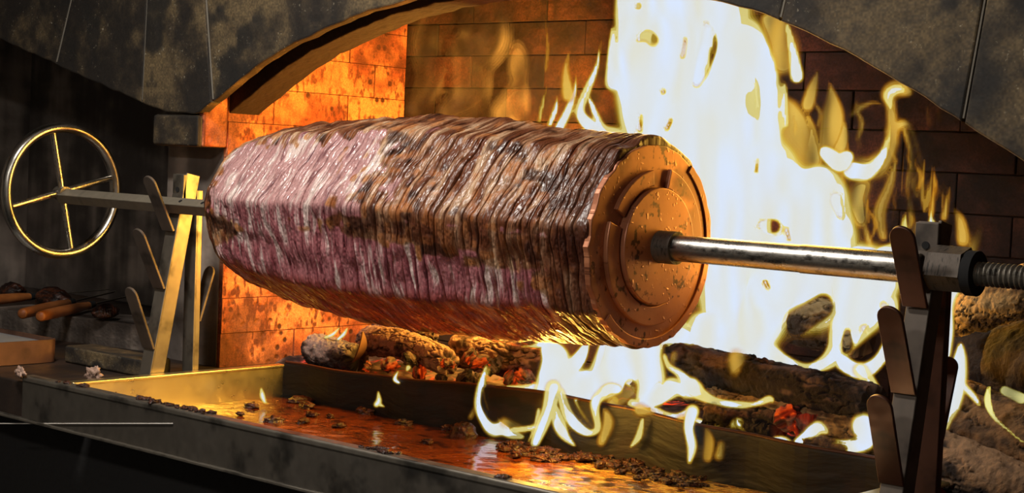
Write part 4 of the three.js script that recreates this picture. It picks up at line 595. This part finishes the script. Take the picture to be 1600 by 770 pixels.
flame('tray_fire', 'white flames spilling from the hearth over the back wall of the drip tray', null, [
  S(-0.34, [858, 545, 16], [868, 565, 24], [858, 598, 22], [845, 622, 14], [832, 648, 7.7], [823, 666, 4.1]), S(-0.34, [852, 533, 10.2], [836, 540, 5.3], [815, 541, 2.8]),
  { z: -0.297, dz: 0.03, p: [[865, 605, 14], [858, 638, 11.4], [846, 668, 10.2], [836, 692, 7.7]] }, { z: -0.297, dz: 0.03, p: [[868, 640, 7.7], [874, 662, 11.4], [882, 680, 8.9], [898, 696, 4.1]] },
  { z: -0.297, dz: 0.03, p: [[876, 610, 7.7], [886, 645, 10.2], [905, 668, 10.2], [922, 676, 7.7], [934, 668, 7.7], [930, 640, 8.9], [932, 625, 10.2], [950, 608, 10.2], [965, 608, 8.9]] },
  S(-0.30, [842, 640, 4], [838, 665, 5], [826, 690, 2]), S(-0.30, [900, 625, 5], [915, 650, 6], [935, 672, 4], [950, 676, 2]), S(-0.31, [960, 622, 5], [978, 640, 4], [972, 655, 2]), S(-0.31, [1030, 640, 5], [1042, 650, 3], [1056, 655, 1.5]),
  S(-0.36, [880, 590, 16], [905, 560, 12], [918, 535, 6], [925, 520, 2]), S(-0.36, [955, 560, 14], [950, 535, 6], [946, 520, 2]),
  S(-0.37, [895, 605, 27], [930, 600, 28], [960, 585, 32], [985, 560, 38], [1010, 545, 30]), S(-0.37, [935, 580, 18], [945, 545, 14]), S(-0.37, [1010, 565, 30], [1018, 598, 24], [1008, 622, 16]), S(-0.37, [1050, 605, 20], [1085, 608, 18]), { z: -0.37, hole: true, p: [[985, 605, 12.6], [975, 622, 8.9]] }, { z: -0.37, hole: true, p: [[1062, 622, 8.9], [1040, 632, 6.5]] },
  S(-0.35, [985, 628, 7.7], [1003, 633, 6.5], [1012, 618, 6.5], [1030, 600, 6.5]), S(-0.35, [1010, 625, 15], [1040, 615, 16], [1072, 604, 15], [1062, 584, 8.9], [1045, 572, 6.5], [1038, 555, 5.3]), S(-0.35, [1080, 602, 16.3], [1095, 616, 11.4], [1120, 627, 7.7], [1150, 632, 7.7], [1180, 631, 5.3], [1202, 623, 6.5], [1208, 628, 2.8]),
  S(-0.345, [1020, 640, 6.5], [1050, 650, 6.5], [1072, 646, 7.7], [1082, 642, 11.4]), { z: -0.297, dz: 0.03, p: [[1082, 642, 12.6], [1076, 668, 10.2], [1081, 698, 10.2], [1077, 722, 5.3]] }, S(-0.345, [1088, 656, 6.5], [1112, 664, 5.3], [1140, 668, 6.5], [1154, 660, 10.2], [1166, 671, 5.3], [1174, 678, 2.8]),
  { z: -0.30, dz: 0.0, p: [[760, 572, 4.1], [752, 600, 7.7], [748, 630, 8.9], [756, 652, 11.4], [770, 670, 13.8], [786, 670, 11.4], [800, 678, 7.7], [816, 682, 4.1]] }, S(-0.30, [764, 576, 4.1], [757, 610, 4.1], [765, 640, 5.3]), S(-0.30, [786, 664, 7.7], [780, 652, 4.1]), S(-0.29, [800, 672, 5.3], [820, 670, 5.3], [842, 666, 5.3]),
  { z: -0.29, dz: 0.0, p: [[985, 698, 2.8], [998, 682, 6.5], [1004, 655, 4.1]] }, S(-0.35, [793, 604, 4.1], [815, 607, 6.5], [838, 603, 6.5]), S(-0.35, [1190, 690, 4.1], [1220, 686, 6.5], [1235, 690, 4.1]),
  H([866, 640, 4.1], [862, 650, 4.1]),
], 0.0042, HOT, { noise: true, wig: 0.75, eat: 0.8 });
flame('flame_veil', 'pale yellow flames hanging over the tray back wall beside the tray fire', null, [
  S(-0.29, [1105, 715, 10], [1108, 690, 11], [1103, 668, 5]), S(-0.29, [1125, 712, 12], [1128, 695, 10]), S(-0.29, [735, 652, 6], [744, 632, 5], [742, 615, 2]), S(-0.29, [940, 690, 10], [950, 660, 12], [945, 640, 6]), S(-0.38, [960, 630, 16], [985, 610, 14]), S(-0.40, [1150, 560, 20], [1155, 590, 14], [1160, 615, 4]), S(-0.32, [852, 625, 14], [838, 655, 12], [830, 680, 6]), S(-0.32, [905, 640, 12], [925, 662, 10]), S(-0.31, [1000, 640, 14], [1020, 645, 8]), S(-0.31, [1065, 655, 12], [1068, 690, 9], [1070, 712, 4]), S(-0.3, [790, 660, 12], [820, 672, 8]), S(-0.42, [1055, 555, 9], [1050, 575, 8]),
], 0.005, VEIL, { noise: true, wig: 0.4 });
flame('smoke_wisp', 'thin smoke drifting up the back wall above the roast, left of the blaze', null, [
  S(-0.40, [700, 175, 22], [735, 140, 34], [720, 95, 38], [760, 60, 40], [740, 10, 46]), S(-0.42, [790, 180, 26], [840, 140, 42], [835, 90, 38], [880, 60, 44], [915, 40, 36], [900, 10, 30]), S(-0.38, [650, 170, 18], [680, 120, 26], [670, 70, 30], [690, 20, 34]),
], 0.010, SMOKE, { noise: true, wig: 1.0, smoke: true });
flame('smoke_wisp', 'pale steam rising from the skewers at the left edge', null, [
  S(-0.34, [25, 450, 22], [40, 420, 36], [20, 380, 46], [45, 330, 44]), S(-0.40, [95, 460, 18], [112, 425, 30], [90, 380, 38]),
], 0.013, SMOKE, { noise: true, wig: 1.0, smoke: true });
flame('rim_flame', 'white flame curling over the tray rim left of the right stand', null, [S(-0.34, [1245, 690, 6.8], [1262, 682, 12.2], [1278, 668, 12.2], [1292, 674, 5.4]), S(-0.34, [1288, 690, 6.8], [1320, 697, 12.2], [1352, 690, 14.9], [1350, 665, 21.6]), S(-0.34, [1422, 695, 12.2], [1430, 678, 10.8], [1434, 660, 4.1])], 0.0045, HOT, { noise: true, wig: 0.3 });
flame('right_flame', 'tall white flame rising right behind the right stand beside the scaly logs', null, [S(-0.36, [1478, 662, 13.5], [1486, 630, 17.6], [1496, 595, 16.2], [1500, 560, 12.2], [1501, 538, 5.4]), S(-0.37, [1478, 555, 9.5], [1477, 520, 14.9], [1478, 480, 14.9], [1492, 455, 9.5], [1515, 435, 4.1]), S(-0.36, [1502, 600, 8.1], [1520, 618, 6.8], [1530, 632, 4.1])], 0.0045, HOT, { noise: true, wig: 0.3 });
flame('right_flame', 'small flame running down the scaly log at the right edge', null, [S(-0.33, [1546, 600, 3], [1543, 625, 7], [1552, 650, 5], [1575, 672, 4], [1600, 692, 4]), S(-0.36, [1570, 610, 10], [1595, 622, 12]) ], 0.0045, [HOT[1], HOT[2], HOT[3]], { noise: true, wig: 0.3 });
flame('stub_flame', 'left of two little flames licking the charred stub', 'little flames on the stub', [S(-0.40, [508, 527, 3], [520, 522, 4], [530, 512, 2])], 0.0025, HOT);
flame('stub_flame', 'right of two little flames licking the charred stub', 'little flames on the stub', [S(-0.39, [528, 530, 3], [537, 522, 4], [543, 512, 2])], 0.0025, HOT);
flame('grease_flame', 'small flame standing on a scrap at the left end of the fat', 'small flames on the fat', [S(-0.16, [414, 629, 3], [410, 618, 5], [408, 606, 2]), S(-0.16, [412, 626, 3], [418, 630, 2])], 0.0025, HOT);
flame('grease_flame', 'small flame on the fat near the middle of the tray back wall', 'small flames on the fat', [S(-0.25, [588, 632, 5], [592, 626, 5], [591, 612, 2]), S(-0.25, [594, 632, 4], [600, 635, 2])], 0.0025, HOT);
flame('grease_flame', 'flame licking down the tray back wall below the pale ash log', 'small flames on the fat', [S(-0.298, [638, 574, 5], [636, 578, 3]), S(-0.296, [622, 580, 2], [617, 592, 4], [624, 598, 3])], 0.0025, HOT);
flame('log_flame', 'thin flame flat on top of the small brown log under the meat', null, [S(-0.55, [590, 497, 2], [596, 495, 4], [602, 494, 2])], 0.0025, HOT);

// ---------------------------------------------------------------- kitchen lamp above the bench, added fill lamp behind the camera
{
  const lamp = (label, x, z, w, d, power, to) => {
    const o = thing('ceiling_light', label, 'lamp', [x, 1.93, z]);
    part('frame', box(x - w / 2 - 0.04, x + w / 2 + 0.04, 1.925, 1.95, z - d / 2 - 0.04, z + d / 2 + 0.04, 0.004), M.steel, o);
    part('diffuser', box(x - w / 2, x + w / 2, 1.915, 1.926, z - d / 2, z + d / 2, 0.002), new THREE.MeshStandardMaterial({ color: 0xffffff, emissive: 0xfff4e6, emissiveIntensity: 1 }), o);
    areaLight('kitchen_light', [1, 0.95, 0.88], power, w - 0.02, d - 0.02, [x, 1.91, z], to);
  };
  lamp('ceiling lamp above the bench in front of the roast', -0.65, 0.95, 0.40, 0.20, 185, [-0.65, 0, 0.951]);
  lamp('added unseen ceiling lamp behind the camera, frontal fill for the niche', 0.3, 2.9, 0.6, 0.4, 85, [0.3, 0, 2.701]);  // unseen lamp, added as frontal fill to lift the dark niche
}
renderer.render(scene, camera);
